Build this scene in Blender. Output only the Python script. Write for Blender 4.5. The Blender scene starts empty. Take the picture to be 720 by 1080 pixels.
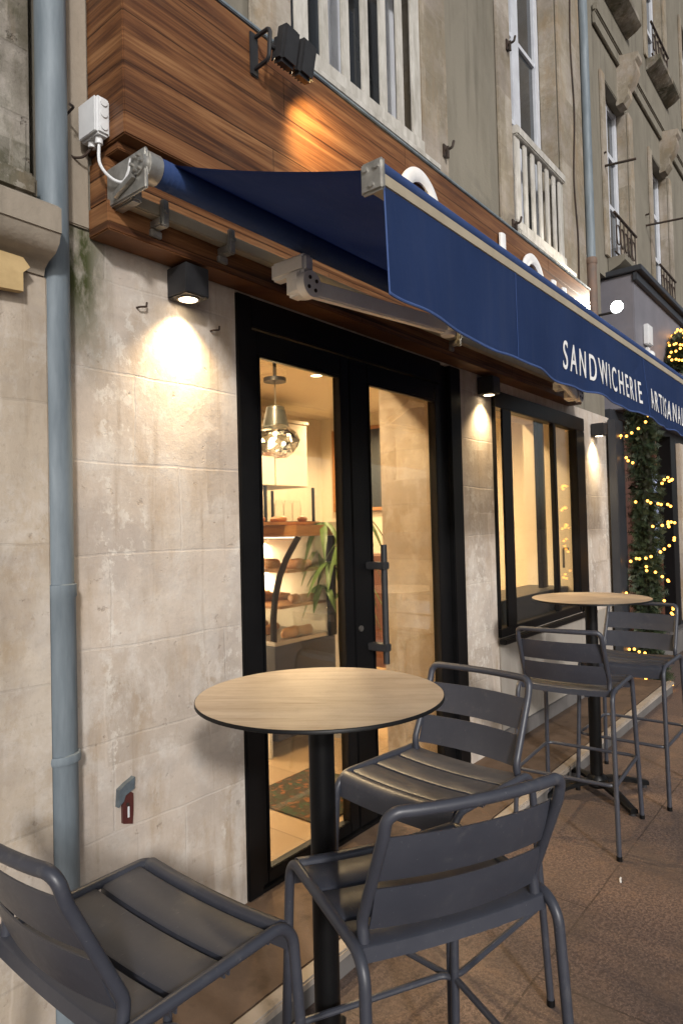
import bpy, bmesh, math, random
from mathutils import Vector, Matrix, noise
random.seed(11)
PI = math.pi
sc = bpy.context.scene
COL = sc.collection
V = Vector

# ------------------------------------------------------------------ materials
class NT:
    def __init__(s, name):
        s.m = bpy.data.materials.new(name); s.m.use_nodes = True
        s.t = s.m.node_tree; s.t.nodes.clear()
        s.out = s.n('ShaderNodeOutputMaterial')
    def n(s, typ, **kw):
        nd = s.t.nodes.new(typ)
        for k, v in kw.items():
            if k.startswith('i_'):
                nd.inputs[k[2:].replace('_', ' ')].default_value = v
            else:
                setattr(nd, k, v)
        return nd
    def l(s, a, b): s.t.links.new(a, b)
    def coord(s): return s.n('ShaderNodeTexCoord').outputs['Object']
    def mapping(s, vec, scale=(1, 1, 1), loc=(0, 0, 0)):
        m = s.n('ShaderNodeMapping'); m.inputs['Scale'].default_value = scale; m.inputs['Location'].default_value = loc
        s.l(vec, m.inputs['Vector']); return m.outputs[0]
    def noise(s, vec, scale, detail=5, rough=.55, dist=0):
        nd = s.n('ShaderNodeTexNoise'); nd.inputs['Scale'].default_value = scale; nd.inputs['Detail'].default_value = detail
        nd.inputs['Roughness'].default_value = rough; nd.inputs['Distortion'].default_value = dist
        s.l(vec, nd.inputs['Vector']); return nd.outputs[0]
    def ramp(s, fac, stops):
        r = s.n('ShaderNodeValToRGB'); e = r.color_ramp.elements
        while len(e) < len(stops): e.new(.5)
        for i, (p, c) in enumerate(stops):
            e[i].position = p
            e[i].color = (c, c, c, 1) if not hasattr(c, '__len__') else (*c, 1)
        s.l(fac, r.inputs[0]); return r.outputs[0]
    def mix(s, fac, a, b, mode='MIX'):
        m = s.n('ShaderNodeMix', data_type='RGBA', blend_type=mode)
        for sock, v in ((m.inputs[0], fac), (m.inputs[6], a), (m.inputs[7], b)):
            if hasattr(v, 'is_output'): s.l(v, sock)
            elif hasattr(v, '__len__'): sock.default_value = (*v, 1)
            else: sock.default_value = v
        return m.outputs[2]
    def math(s, op, a, b=None, clamp=False):
        m = s.n('ShaderNodeMath', operation=op, use_clamp=clamp)
        for i, v in enumerate((a, b)):
            if v is None: continue
            if hasattr(v, 'is_output'): s.l(v, m.inputs[i])
            else: m.inputs[i].default_value = v
        return m.outputs[0]
    def bsdf(s, color=None, rough=.6, metal=0, bump=None, bstr=.2, bdist=.01, spec=.5, coat=0):
        b = s.n('ShaderNodeBsdfPrincipled')
        b.inputs['Metallic'].default_value = metal
        b.inputs['Specular IOR Level'].default_value = spec
        b.inputs['Coat Weight'].default_value = coat
        for key, v in (('Base Color', color), ('Roughness', rough)):
            if hasattr(v, 'is_output'): s.l(v, b.inputs[key])
            elif hasattr(v, '__len__'): b.inputs[key].default_value = (*v, 1)
            else: b.inputs[key].default_value = v
        if bump is not None:
            bp = s.n('ShaderNodeBump'); bp.inputs['Strength'].default_value = bstr; bp.inputs['Distance'].default_value = bdist
            s.l(bump, bp.inputs['Height']); s.l(bp.outputs[0], b.inputs['Normal'])
        s.l(b.outputs[0], s.out.inputs['Surface'])
        return b

def simple(name, c1, c2=None, scale=8, rough=.5, metal=0, bstr=.08, spec=.5, stretch=(1, 1, 1), rvar=.12, coat=0):
    t = NT(name); v = t.mapping(t.coord(), stretch)
    if c2 is None: c2 = tuple(x * .8 for x in c1)
    n1 = t.noise(v, scale, 6, .6); n2 = t.noise(v, scale * 9, 3, .6)
    f = t.ramp(n1, [(.35, 0), (.68, 1)])
    col = t.mix(f, c1, c2)
    col = t.mix(t.math('MULTIPLY', n2, .3), col, c2)
    r = t.math('ADD', t.math('MULTIPLY', n1, rvar), rough - rvar / 2)
    t.bsdf(col, r, metal, n2, bstr, .004, spec, coat)
    return t.m

def painted(name, c1, c2):
    t = NT(name); co = t.coord()
    a = t.noise(co, 6, 6, .6); d = t.noise(co, 38, 8, .75); e = t.noise(t.mapping(co, (1, 1, .4)), 3, 5, .65)
    col = t.mix(t.ramp(a, [(.35, 0), (.68, 1)]), c1, c2)
    col = t.mix(t.math('MULTIPLY', t.math('MULTIPLY', t.ramp(d, [(.54, 0), (.7, 1)]), t.ramp(e, [(.42, 0), (.6, 1)])), .5), col, (.12, .118, .115))
    sc_ = t.noise(t.mapping(co, (14, 90, 50)), 2.5, 3, .6)
    col = t.mix(t.math('MULTIPLY', t.ramp(sc_, [(.69, 0), (.72, 1)]), .4), col, (.2, .2, .2))
    t.bsdf(col, t.math('ADD', t.math('MULTIPLY', d, .3), .26), 0, d, .05, .002, .5)
    return t.m

def emit(name, col, strength):
    t = NT(name); e = t.n('ShaderNodeEmission'); e.inputs[0].default_value = (*col, 1); e.inputs[1].default_value = strength
    t.l(e.outputs[0], t.out.inputs[0]); return t.m

def glass(name, tint=(1, 1, 1), ior=1.5, boost=1.0):
    t = NT(name)
    tr = t.n('ShaderNodeBsdfTransparent'); tr.inputs[0].default_value = (*tint, 1)
    gl = t.n('ShaderNodeBsdfGlossy'); gl.inputs['Roughness'].default_value = .02
    fr = t.n('ShaderNodeFresnel'); fr.inputs[0].default_value = ior
    mx = t.n('ShaderNodeMixShader')
    t.l(t.math('MULTIPLY', fr.outputs[0], boost, True), mx.inputs[0]); t.l(tr.outputs[0], mx.inputs[1]); t.l(gl.outputs[0], mx.inputs[2])
    t.l(mx.outputs[0], t.out.inputs[0]); return t.m

def stone(name, row, width, tones, mortar, joint=.005, wash=.5, ochre=.5, green=0.0, bstr=.35, off=0.0, dirt=0.0, patch=.5, flake=.12):
    """ashlar: blocks of differing tone, filled joints, lime wash smears and ochre stains"""
    t = NT(name); co = t.coord()
    sep = t.n('ShaderNodeSeparateXYZ'); t.l(co, sep.inputs[0])
    cmb = t.n('ShaderNodeCombineXYZ')
    t.l(t.math('ADD', sep.outputs[0], sep.outputs[1]), cmb.inputs[0]); t.l(t.math('ADD', sep.outputs[2], off), cmb.inputs[1])
    dn = t.n('ShaderNodeTexNoise'); dn.inputs['Scale'].default_value = 3.5; dn.inputs['Detail'].default_value = 5; t.l(co, dn.inputs['Vector'])
    vm = t.n('ShaderNodeVectorMath', operation='MULTIPLY_ADD'); vm.inputs[1].default_value = (.035, .03, 0)
    t.l(dn.outputs['Color'], vm.inputs[0]); t.l(cmb.outputs[0], vm.inputs[2])
    br = t.n('ShaderNodeTexBrick', offset=.43, squash=1.35, squash_frequency=3)
    for k, v in (('Scale', 1), ('Mortar Size', joint), ('Mortar Smooth', .55), ('Bias', .1), ('Brick Width', width), ('Row Height', row)):
        br.inputs[k].default_value = v
    br.inputs['Color1'].default_value = (*tones[0], 1); br.inputs['Color2'].default_value = (*tones[1], 1)
    br.inputs['Mortar'].default_value = (*mortar, 1)
    t.l(vm.outputs[0], br.inputs['Vector'])
    b2 = t.n('ShaderNodeTexBrick', offset=.31, squash=1.8, squash_frequency=2)
    for k, v in (('Scale', 1), ('Mortar Size', .006), ('Mortar Smooth', 1), ('Bias', 0), ('Brick Width', width * .36), ('Row Height', row * 1.37)):
        b2.inputs[k].default_value = v
    b2.inputs['Color1'].default_value = (0, 0, 0, 1); b2.inputs['Color2'].default_value = (1, 1, 1, 1); b2.inputs['Mortar'].default_value = (.75, .75, .75, 1)
    vm2 = t.n('ShaderNodeVectorMath', operation='MULTIPLY_ADD'); vm2.inputs[1].default_value = (.07, .05, 0)
    t.l(dn.outputs['Color'], vm2.inputs[0]); t.l(cmb.outputs[0], vm2.inputs[2]); t.l(vm2.outputs[0], b2.inputs['Vector'])
    msk = t.ramp(t.noise(t.mapping(co, (1, 1, 1), (11, 3, 8)), 2.4, 8, .7), [(.42, 0), (.58, 1)])
    col = t.mix(t.math('MULTIPLY', msk, patch), br.outputs['Color'], t.ramp(b2.outputs['Color'], [(0, tuple(x * .74 for x in tones[1])), (.45, tones[0]), (1, (.6, .55, .49))]))
    bed = t.noise(t.mapping(co, (1.1, 1.1, 6)), 2.4, 7, .68, .25)      # sediment beds running level
    col = t.mix(t.math('MULTIPLY', t.ramp(bed, [(.45, 0), (.7, 1)]), .45), col, tuple(x * .78 for x in tones[0]))
    oc = t.noise(t.mapping(co, (2.2, 2.2, .8), (3, 1, 2)), 2.0, 8, .66, .2)
    col = t.mix(t.math('MULTIPLY', t.ramp(oc, [(.5, 0), (.64, 1)]), ochre), col, (.34, .235, .13))
    ws = t.noise(t.mapping(co, (2.2, 2.2, 1.5), (7, 0, 4)), 2.6, 10, .74, .25)
    col = t.mix(t.math('MULTIPLY', t.ramp(ws, [(.5, 0), (.6, 1)]), wash), col, (.6, .555, .505))
    gy = t.noise(t.mapping(co, (1.5, 1.5, 2.0), (2, 9, 5)), 1.6, 8, .66, .2)
    col = t.mix(t.math('MULTIPLY', t.ramp(gy, [(.48, 0), (.62, 1)]), .5), col, (.36, .318, .29))
    fl_ = t.noise(t.mapping(co, (1, 1, .8), (6, 6, 1)), 19, 6, .72)
    fm_ = t.ramp(t.noise(t.mapping(co, (2.5, 2.5, .8), (8, 1, 3)), 1.6, 4, .6), [(.5, 0), (.6, 1)])
    col = t.mix(t.math('MULTIPLY', t.math('MULTIPLY', t.ramp(fl_, [(.53, 0), (.57, 1)]), fm_), flake), col, (.68, .64, .58))
    dr_ = t.noise(t.mapping(co, (9, 9, .55), (4, 2, 1)), 1.5, 7, .7)
    col = t.mix(t.math('MULTIPLY', t.ramp(dr_, [(.56, 0), (.68, 1)]), .4), col, (.27, .2, .135))
    sp = t.noise(co, 60, 4, .7)
    col = t.mix(t.math('MULTIPLY', t.ramp(sp, [(.55, 0), (.8, 1)]), .35), col, tuple(x * .55 for x in tones[1]))
    pit = t.noise(co, 21, 5, .7)
    col = t.mix(t.math('MULTIPLY', t.ramp(pit, [(.63, 0), (.69, 1)]), .35), col, (.17, .12, .08))
    if dirt:
        dd = t.noise(t.mapping(co, (3, 3, .7), (1, 5, 9)), 1.7, 8, .65)
        col = t.mix(t.math('MULTIPLY', t.ramp(dd, [(.46, 0), (.66, 1)]), dirt), col, (.09, .075, .055))
    if green:
        gx = t.math('MULTIPLY', t.math('SUBTRACT', -2.24, sep.outputs[0]), 9.0, True)
        gz = t.math('MULTIPLY', t.math('SUBTRACT', sep.outputs[2], 1.98), 2.8, True)
        gn = t.ramp(t.noise(t.mapping(co, (4, 4, 1.6)), 2.6, 8, .65), [(.3, 0), (.52, 1)])
        col = t.mix(t.math('MULTIPLY', t.math('MULTIPLY', t.math('MULTIPLY', gx, gz), gn), green), col, (.055, .062, .022))
    h = t.math('ADD', t.math('MULTIPLY', br.outputs['Fac'], -.2), t.math('ADD', t.math('MULTIPLY', sp, .25), t.math('MULTIPLY', ws, .8)))
    h = t.math('SUBTRACT', h, t.math('MULTIPLY', t.ramp(pit, [(.62, 0), (.7, 1)]), .5))
    t.bsdf(col, .88, 0, h, bstr, .010, .25)
    return t.m

def wood_clad():
    t = NT('dark_striped_wood'); co = t.coord()
    sep = t.n('ShaderNodeSeparateXYZ'); t.l(co, sep.inputs[0])
    along = t.math('ADD', sep.outputs[0], sep.outputs[1])
    pz = t.math('DIVIDE', sep.outputs[2], .158)
    idx = t.math('FLOOR', pz); fr = t.math('FRACT', pz)
    wn = t.n('ShaderNodeTexWhiteNoise', noise_dimensions='1D'); t.l(idx, wn.inputs['W'])
    cmb = t.n('ShaderNodeCombineXYZ')
    t.l(t.math('ADD', along, t.math('MULTIPLY', wn.outputs[0], 23)), cmb.inputs[0]); t.l(t.math('MULTIPLY', wn.outputs[0], 9), cmb.inputs[1]); t.l(sep.outputs[2], cmb.inputs[2])
    g1 = t.noise(t.mapping(cmb.outputs[0], (.5, 1, 8.5)), 1.7, 8, .64, .9)
    g2 = t.noise(t.mapping(cmb.outputs[0], (1.1, 1, 62)), 2.0, 6, .62, .3)
    g3 = t.noise(t.mapping(cmb.outputs[0], (.25, 1, 4)), 2, 3, .5, .4)
    f = t.math('ADD', t.math('MULTIPLY', g1, .68), t.math('MULTIPLY', g2, .32))
    col = t.ramp(f, [(.35, (.013, .006, .004)), (.44, (.065, .026, .012)), (.51, (.165, .07, .027)), (.62, (.31, .155, .066))])
    col = t.mix(t.ramp(g3, [(.4, 0), (.7, .55)]), col, (.13, .05, .02))
    bj = t.math('FRACT', t.math('DIVIDE', t.math('ADD', along, t.math('MULTIPLY', wn.outputs[0], 3.1)), 1.83))
    gap = t.math('MAXIMUM', t.ramp(fr, [(0, 1), (.018, 1), (.034, 0)]), t.ramp(bj, [(0, 1), (.0012, 1), (.002, 0)]))
    col = t.mix(t.math('MULTIPLY', t.ramp(t.noise(co, 2.2, 7, .7), [(.5, 0), (.7, 1)]), .35), col, (.16, .1, .06))
    col = t.mix(t.math('MULTIPLY', gap, .65), col, (.008, .004, .002))
    h = t.math('SUBTRACT', t.math('MULTIPLY', f, .5), gap)
    t.bsdf(col, .5, 0, h, .3, .004, .3)
    return t.m

def oak_top():
    t = NT('pale_oak_laminate'); co = t.coord()
    v = t.mapping(co, (1, 8, 1))
    g1 = t.noise(v, 2.2, 7, .6, .6); g2 = t.noise(t.mapping(co, (2.5, 60, 1)), 2, 4, .6)
    col = t.ramp(t.math('ADD', t.math('MULTIPLY', g1, .75), t.math('MULTIPLY', g2, .25)),
                 [(.28, (.26, .175, .11)), (.4, (.43, .33, .23)), (.55, (.51, .41, .3)), (.72, (.56, .46, .35))])
    sm_ = t.noise(co, 9, 8, .72)
    col = t.mix(t.math('MULTIPLY', t.ramp(sm_, [(.5, 0), (.66, 1)]), .22), col, (.3, .22, .15))
    kn = t.noise(t.mapping(co, (1.2, 9, 1), (3, 1, 0)), 1.6, 6, .7)
    col = t.mix(t.math('MULTIPLY', t.ramp(kn, [(.56, 0), (.66, 1)]), .4), col, (.27, .18, .11))
    t.bsdf(col, t.math('ADD', t.math('MULTIPLY', sm_, .3), .28), 0, g2, .04, .002, .35)
    return t.m

def pavement():
    t = NT('brown_granite_paving'); co = t.coord()
    br = t.n('ShaderNodeTexBrick', offset=.5)
    for k, v in (('Scale', 1), ('Mortar Size', .004), ('Mortar Smooth', .2), ('Bias', 0), ('Brick Width', 1.02), ('Row Height', .55)):
        br.inputs[k].default_value = v
    br.inputs['Color1'].default_value = (.155, .106, .086, 1); br.inputs['Color2'].default_value = (.186, .13, .106, 1); br.inputs['Mortar'].default_value = (.055, .038, .03, 1)
    dn = t.n('ShaderNodeTexNoise'); dn.inputs['Scale'].default_value = 9; t.l(co, dn.inputs['Vector'])
    vm = t.n('ShaderNodeVectorMath', operation='MULTIPLY_ADD'); vm.inputs[1].default_value = (.008, .008, 0)
    t.l(dn.outputs['Color'], vm.inputs[0]); t.l(t.mapping(co, (1, 1, 1), (-.15, .135, 0)), vm.inputs[2]); t.l(vm.outputs[0], br.inputs['Vector'])
    sp = t.noise(co, 70, 4, .78); sp2 = t.noise(co, 120, 2, .6); st = t.noise(co, 1.7, 7, .62, .4)
    col = t.mix(t.math('MULTIPLY', t.ramp(sp, [(.46, 0), (.54, 1)]), .75), br.outputs['Color'], (.06, .041, .034))
    col = t.mix(t.math('MULTIPLY', t.ramp(sp2, [(.57, 0), (.64, 1)]), .6), col, (.29, .21, .17))
    col = t.mix(t.math('MULTIPLY', t.ramp(st, [(.42, 0), (.62, 1)]), .65), col, (.09, .068, .056))
    st2 = t.noise(t.mapping(co, (1, 1, 1), (5, 3, 0)), 5.5, 8, .7)
    col = t.mix(t.math('MULTIPLY', t.ramp(st2, [(.52, 0), (.66, 1)]), .4), col, (.19, .12, .08))
    gum = t.n('ShaderNodeTexVoronoi'); gum.inputs['Scale'].default_value = 2.3; t.l(co, gum.inputs['Vector'])
    col = t.mix(t.math('MULTIPLY', t.ramp(gum.outputs['Distance'], [(.03, 1), (.045, 0)]), .4), col, (.04, .034, .03))
    h = t.math('ADD', t.math('MULTIPLY', br.outputs['Fac'], -1), t.math('MULTIPLY', sp, .25))
    t.bsdf(col, t.math('ADD', t.math('MULTIPLY', st, .25), .55), 0, h, .3, .006, .35)
    return t.m

def fabric(name, c, c2):
    t = NT(name); co = t.coord()
    w = t.n('ShaderNodeTexWave', wave_type='BANDS', bands_direction='X'); w.inputs['Scale'].default_value = 160; t.l(co, w.inputs[0])
    n = t.noise(t.mapping(co, (1, 1, .6)), 3.2, 6, .6)
    n2 = t.noise(co, 120, 2, .5)
    col = t.mix(t.ramp(n, [(.35, 0), (.7, 1)]), c, c2)
    col = t.mix(t.math('MULTIPLY', n2, .3), col, tuple(x * .6 for x in c))
    n3 = t.noise(t.mapping(co, (9, 9, .9)), 1.8, 7, .7)
    col = t.mix(t.math('MULTIPLY', t.ramp(n3, [(.48, 0), (.68, 1)]), .3), col, (.07, .095, .19))
    b = t.bsdf(col, .85, 0, t.math('ADD', t.math('MULTIPLY', w.outputs[0], .2), t.math('MULTIPLY', n, 3)), .25, .004, .2)
    return t.m

def plaster(name, c, stain, mottling=.5, bstr=.2):
    t = NT(name); co = t.coord()
    n1 = t.noise(t.mapping(co, (1, 1, .45)), 2.4, 8, .66, .4); n2 = t.noise(co, 35, 5, .7); n3 = t.noise(t.mapping(co, (5, 5, .35), (2, 2, 2)), 2.2, 6, .6)
    col = t.mix(t.math('MULTIPLY', t.ramp(n1, [(.42, 0), (.68, 1)]), mottling), c, stain)
    col = t.mix(t.math('MULTIPLY', t.ramp(n3, [(.55, 0), (.72, 1)]), mottling * .7), col, tuple(x * .5 for x in stain))
    col = t.mix(t.math('MULTIPLY', n2, .22), col, tuple(x * .55 for x in c))
    t.bsdf(col, .88, 0, t.math('ADD', n2, n1), bstr, .008, .2)
    return t.m

M = {}
M['stone'] = stone('pale_limestone_ashlar', .302, .66, ((.58, .505, .435), (.49, .42, .355)), (.56, .5, .44), .005, .7, .45, 1.0, .5, .015, .1, .75, .7)
M['stone_old'] = stone('weathered_limestone', .405, .8, ((.52, .44, .35), (.43, .355, .275)), (.4, .34, .27), .005, .5, .5, 0, .4, .08, .2)
M['stone_jamb'] = stone('pale_limestone_jamb', .34, .9, ((.44, .36, .27), (.38, .3, .22)), (.3, .24, .18), .004, .35, .35, 0, .3)
M['cornice'] = plaster('grey_cornice_stone', (.36, .31, .25), (.16, .135, .1), .6, .35)
M['upper'] = plaster('beige_render', (.235, .215, .175), (.145, .132, .104), .7, .4)
M['upper_trim'] = stone('dressed_window_stone', .42, .6, ((.285, .245, .185), (.22, .188, .138)), (.22, .18, .13), .004, .15, .45, 0, .35, 0, .25)
M['rough'] = stone('dark_mossy_rubble', .21, .37, ((.13, .12, .085), (.075, .072, .05)), (.06, .055, .04), .012, .25, .25, 0, 1.0, .1, .75, .6, .3)
M['under'] = plaster('pale_grey_render', (.36, .33, .29), (.25, .22, .19), .6, .12)
M['wood'] = wood_clad()
M['oak'] = oak_top()
M['pave'] = pavement()
M['step'] = plaster('brown_flagstone', (.14, .098, .072), (.065, .048, .038), .8, .3)
M['nosing'] = plaster('pale_step_edge', (.38, .33, .28), (.2, .17, .14), .7, .2)
M['riser'] = plaster('grey_step_riser', (.15, .14, .135), (.08, .075, .07), .5, .15)
M['zinc'] = simple('blue_grey_zinc', (.225, .265, .295), (.12, .15, .175), 5, .58, .08, .12, .4, (3, 3, .5), .25)
M['terracotta'] = simple('rusty_cast_iron', (.2, .12, .08), (.11, .09, .08), 9, .7)
M['black'] = simple('black_powder_coat', (.0035, .0035, .004), (.006, .006, .0065), 6, .42, 0, .04, .22)
M['blackmatt'] = simple('matt_black_metal', (.018, .018, .02), (.03, .03, .032), 14, .5, 0, .05, .4)
M['anthracite'] = painted('anthracite_powder_coat', (.034, .037, .05), (.045, .048, .062))
M['navy'] = fabric('navy_canvas', (.03, .06, .172), (.042, .077, .205))
M['navy_under'] = M['navy']
M['hem'] = simple('blue_hem_stitching', (.05, .095, .26), (.04, .08, .22), 30, .8)
M['alu'] = simple('raw_cast_aluminium', (.5, .49, .46), (.3, .29, .27), 25, .42, .7, .2)
M['beige_metal'] = simple('beige_awning_rail', (.44, .38, .28), (.34, .29, .21), 7, .5, .1, .05)
M['white_metal'] = simple('white_lacquered_arm', (.86, .84, .8), (.78, .75, .7), 12, .4, 0, .05)
M['white_letter'] = simple('white_letter_paint', (.8, .8, .8), (.72, .72, .72), 20, .6)
M['white_wood'] = simple('old_white_paint', (.6, .58, .54), (.36, .34, .3), 9, .65, 0, .25, .4, (2, 2, .6))
M['white_frame'] = simple('white_window_paint', (.62, .65, .7), (.5, .52, .57), 7, .5)
M['white_plastic'] = simple('white_plastic', (.72, .73, .74), (.6, .61, .62), 9, .45)
M['grey_panel'] = simple('lilac_grey_fascia', (.2, .19, .215), (.15, .145, .165), 3, .5)
M['dark_panel'] = simple('dark_shopfront_paint', (.022, .025, .032), (.035, .038, .045), 4, .45)
M['iron'] = simple('rusted_wrought_iron', (.018, .015, .013), (.05, .028, .018), 18, .75)
M['redplate'] = simple('dark_red_iron_plate', (.06, .012, .012), (.09, .025, .02), 30, .5)
M['bluetile'] = simple('broken_blue_grey_tile', (.12, .15, .17), (.07, .085, .1), 30, .5)
M['tan'] = simple('tan_board', (.55, .4, .2), (.4, .28, .13), 14, .8)
M['glass'] = glass('clear_window_glass', (.93, .94, .92), 1.45, .4)
M['darkglass'] = simple('dark_upper_window', (.03, .034, .04), (.05, .055, .06), 2, .08, 0, 0, .6)
M['thinglass'] = glass('thin_display_glass', (.96, .97, .96), 1.35, .35)
M['cream'] = plaster('cream_interior_paint', (.66, .58, .45), (.6, .52, .4), .3, .05)
M['ceiling'] = plaster('cream_ceiling_paint', (.74, .66, .52), (.68, .6, .46), .2, .04)
M['cabinet'] = simple('cream_cabinet_lacquer', (.6, .54, .43), (.55, .49, .39), 3, .4)
M['tile'] = None
t = NT('tan_floor_tiles'); co = t.coord()
br = t.n('ShaderNodeTexBrick', offset=0)
for k, v in (('Scale', 1), ('Mortar Size', .004), ('Brick Width', .6), ('Row Height', .6)): br.inputs[k].default_value = v
br.inputs['Color1'].default_value = (.42, .29, .16, 1); br.inputs['Color2'].default_value = (.36, .245, .135, 1); br.inputs['Mortar'].default_value = (.2, .13, .07, 1)
t.l(co, br.inputs[0]); n_ = t.noise(co, 4, 7, .65)
t.bsdf(t.mix(t.math('MULTIPLY', n_, .5), br.outputs[0], (.3, .2, .11)), .38, 0, br.outputs['Fac'], .1, .003); M['tile'] = t.m
t = NT('patterned_doormat'); co = t.coord()
vo = t.n('ShaderNodeTexVoronoi'); vo.inputs['Scale'].default_value = 42; t.l(co, vo.inputs['Vector'])
vs = t.n('ShaderNodeSeparateColor'); t.l(vo.outputs['Color'], vs.inputs[0])
cc = t.ramp(vs.outputs[0], [(.5, (.05, .04, .024)), (.64, (.03, .065, .035)), (.78, (.06, .048, .026)), (.92, (.2, .08, .03))])
t.bsdf(cc, .95, 0, t.noise(co, 150, 3), .5, .005, .1); M['mat'] = t.m
t = NT('chalkboard_slate'); co = t.coord()
wv = t.noise(t.mapping(co, (1, 18, 26)), 3, 6, .8)
t.bsdf(t.mix(t.ramp(wv, [(.6, 0), (.66, .5)]), (.018, .02, .02), (.3, .3, .28)), .8); M['slate'] = t.m
M['orange_wood'] = simple('orange_pine', (.4, .2, .07), (.28, .12, .04), 5, .5, 0, .05, .5, (1, 1, 9))
M['leaf'] = simple('house_plant_leaf', (.13, .21, .05), (.08, .15, .035), 7, .45)
M['fir'] = simple('garland_greenery', (.015, .032, .014), (.032, .048, .02), 4, .6)
M['fir2'] = simple('pale_garland_leaf', (.06, .07, .04), (.03, .045, .02), 4, .6)
M['trunk'] = simple('dark_garland_core', (.03, .03, .018), (.02, .02, .012), 12, .9)
M['bread'] = simple('golden_crust', (.42, .19, .05), (.25, .09, .025), 14, .5, 0, .3)
M['steel'] = simple('brushed_steel', (.45, .43, .4), (.35, .33, .3), 10, .3, .9, .03)
M['shop_brown'] = simple('red_brown_door_wood', (.12, .045, .025), (.07, .025, .015), 5, .5, 0, .05, .5, (6, 6, .6))
M['pot'] = simple('pale_stone_pot', (.4, .35, .28), (.3, .26, .2), 8, .7)
M['chrome'] = simple('smoked_chrome_glass', (.55, .53, .5), (.3, .3, .3), 6, .06, 1, 0)
M['smoke'] = simple('smoked_grey_glass', (.03, .033, .03), (.06, .062, .055), 9, .35, 0, 0)
M['facet'] = glass('faceted_smoked_glass', (.8, .8, .76), 1.8, 3.2)
M['e_spot'] = emit('lit_spot_lens', (1, .8, .52), 14)
M['e_down'] = emit('lit_downlight', (1, .8, .52), 9)
M['e_case'] = emit('lit_case_strip', (1, .88, .7), 3)
M['e_bulb'] = emit('lit_fairy_bulb', (1, .42, .065), 6.5)
M['e_flood'] = emit('lit_flood_lens', (.95, 1, .98), 35)
M['e_screen'] = emit('lit_screen', (.62, .68, 1), 1.1)
M['e_pend'] = emit('lit_pendant_bulb', (1, .8, .5), 25)
M['e_door'] = emit('shop_pane_glow', (1, .55, .3), .28)

# ------------------------------------------------------------------ mesh helpers
def world_off(p):
    off = V((0, 0, 0))
    while p is not None:
        off += p.location; p = p.parent
    return off

def fillet(pts, r, n=6):
    pts = [V(p) for p in pts]
    if not hasattr(r, '__len__'): r = [r] * len(pts)
    out = [pts[0]]
    for i in range(1, len(pts) - 1):
        a, b, c = pts[i - 1], pts[i], pts[i + 1]
        d1 = (a - b); d2 = (c - b)
        l1, l2 = d1.length, d2.length
        d1.normalize(); d2.normalize()
        ang = d1.angle(d2)
        if ang > PI - .02 or r[i] <= 0: out.append(b); continue
        tl = min(r[i] / math.tan(ang / 2), l1 * .49, l2 * .49)
        p0 = b + d1 * tl; p1 = b + d2 * tl
        rr = tl * math.tan(ang / 2)
        cen = b + (d1 + d2).normalized() * (rr / math.sin(ang / 2))
        u = (p0 - cen).normalized(); w = (p1 - cen).normalized()
        th = u.angle(w); ax = u.cross(w).normalized()
        for k in range(n + 1):
            out.append(cen + (Matrix.Rotation(th * k / n, 3, ax) @ u) * rr)
    out.append(pts[-1])
    return out

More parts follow.
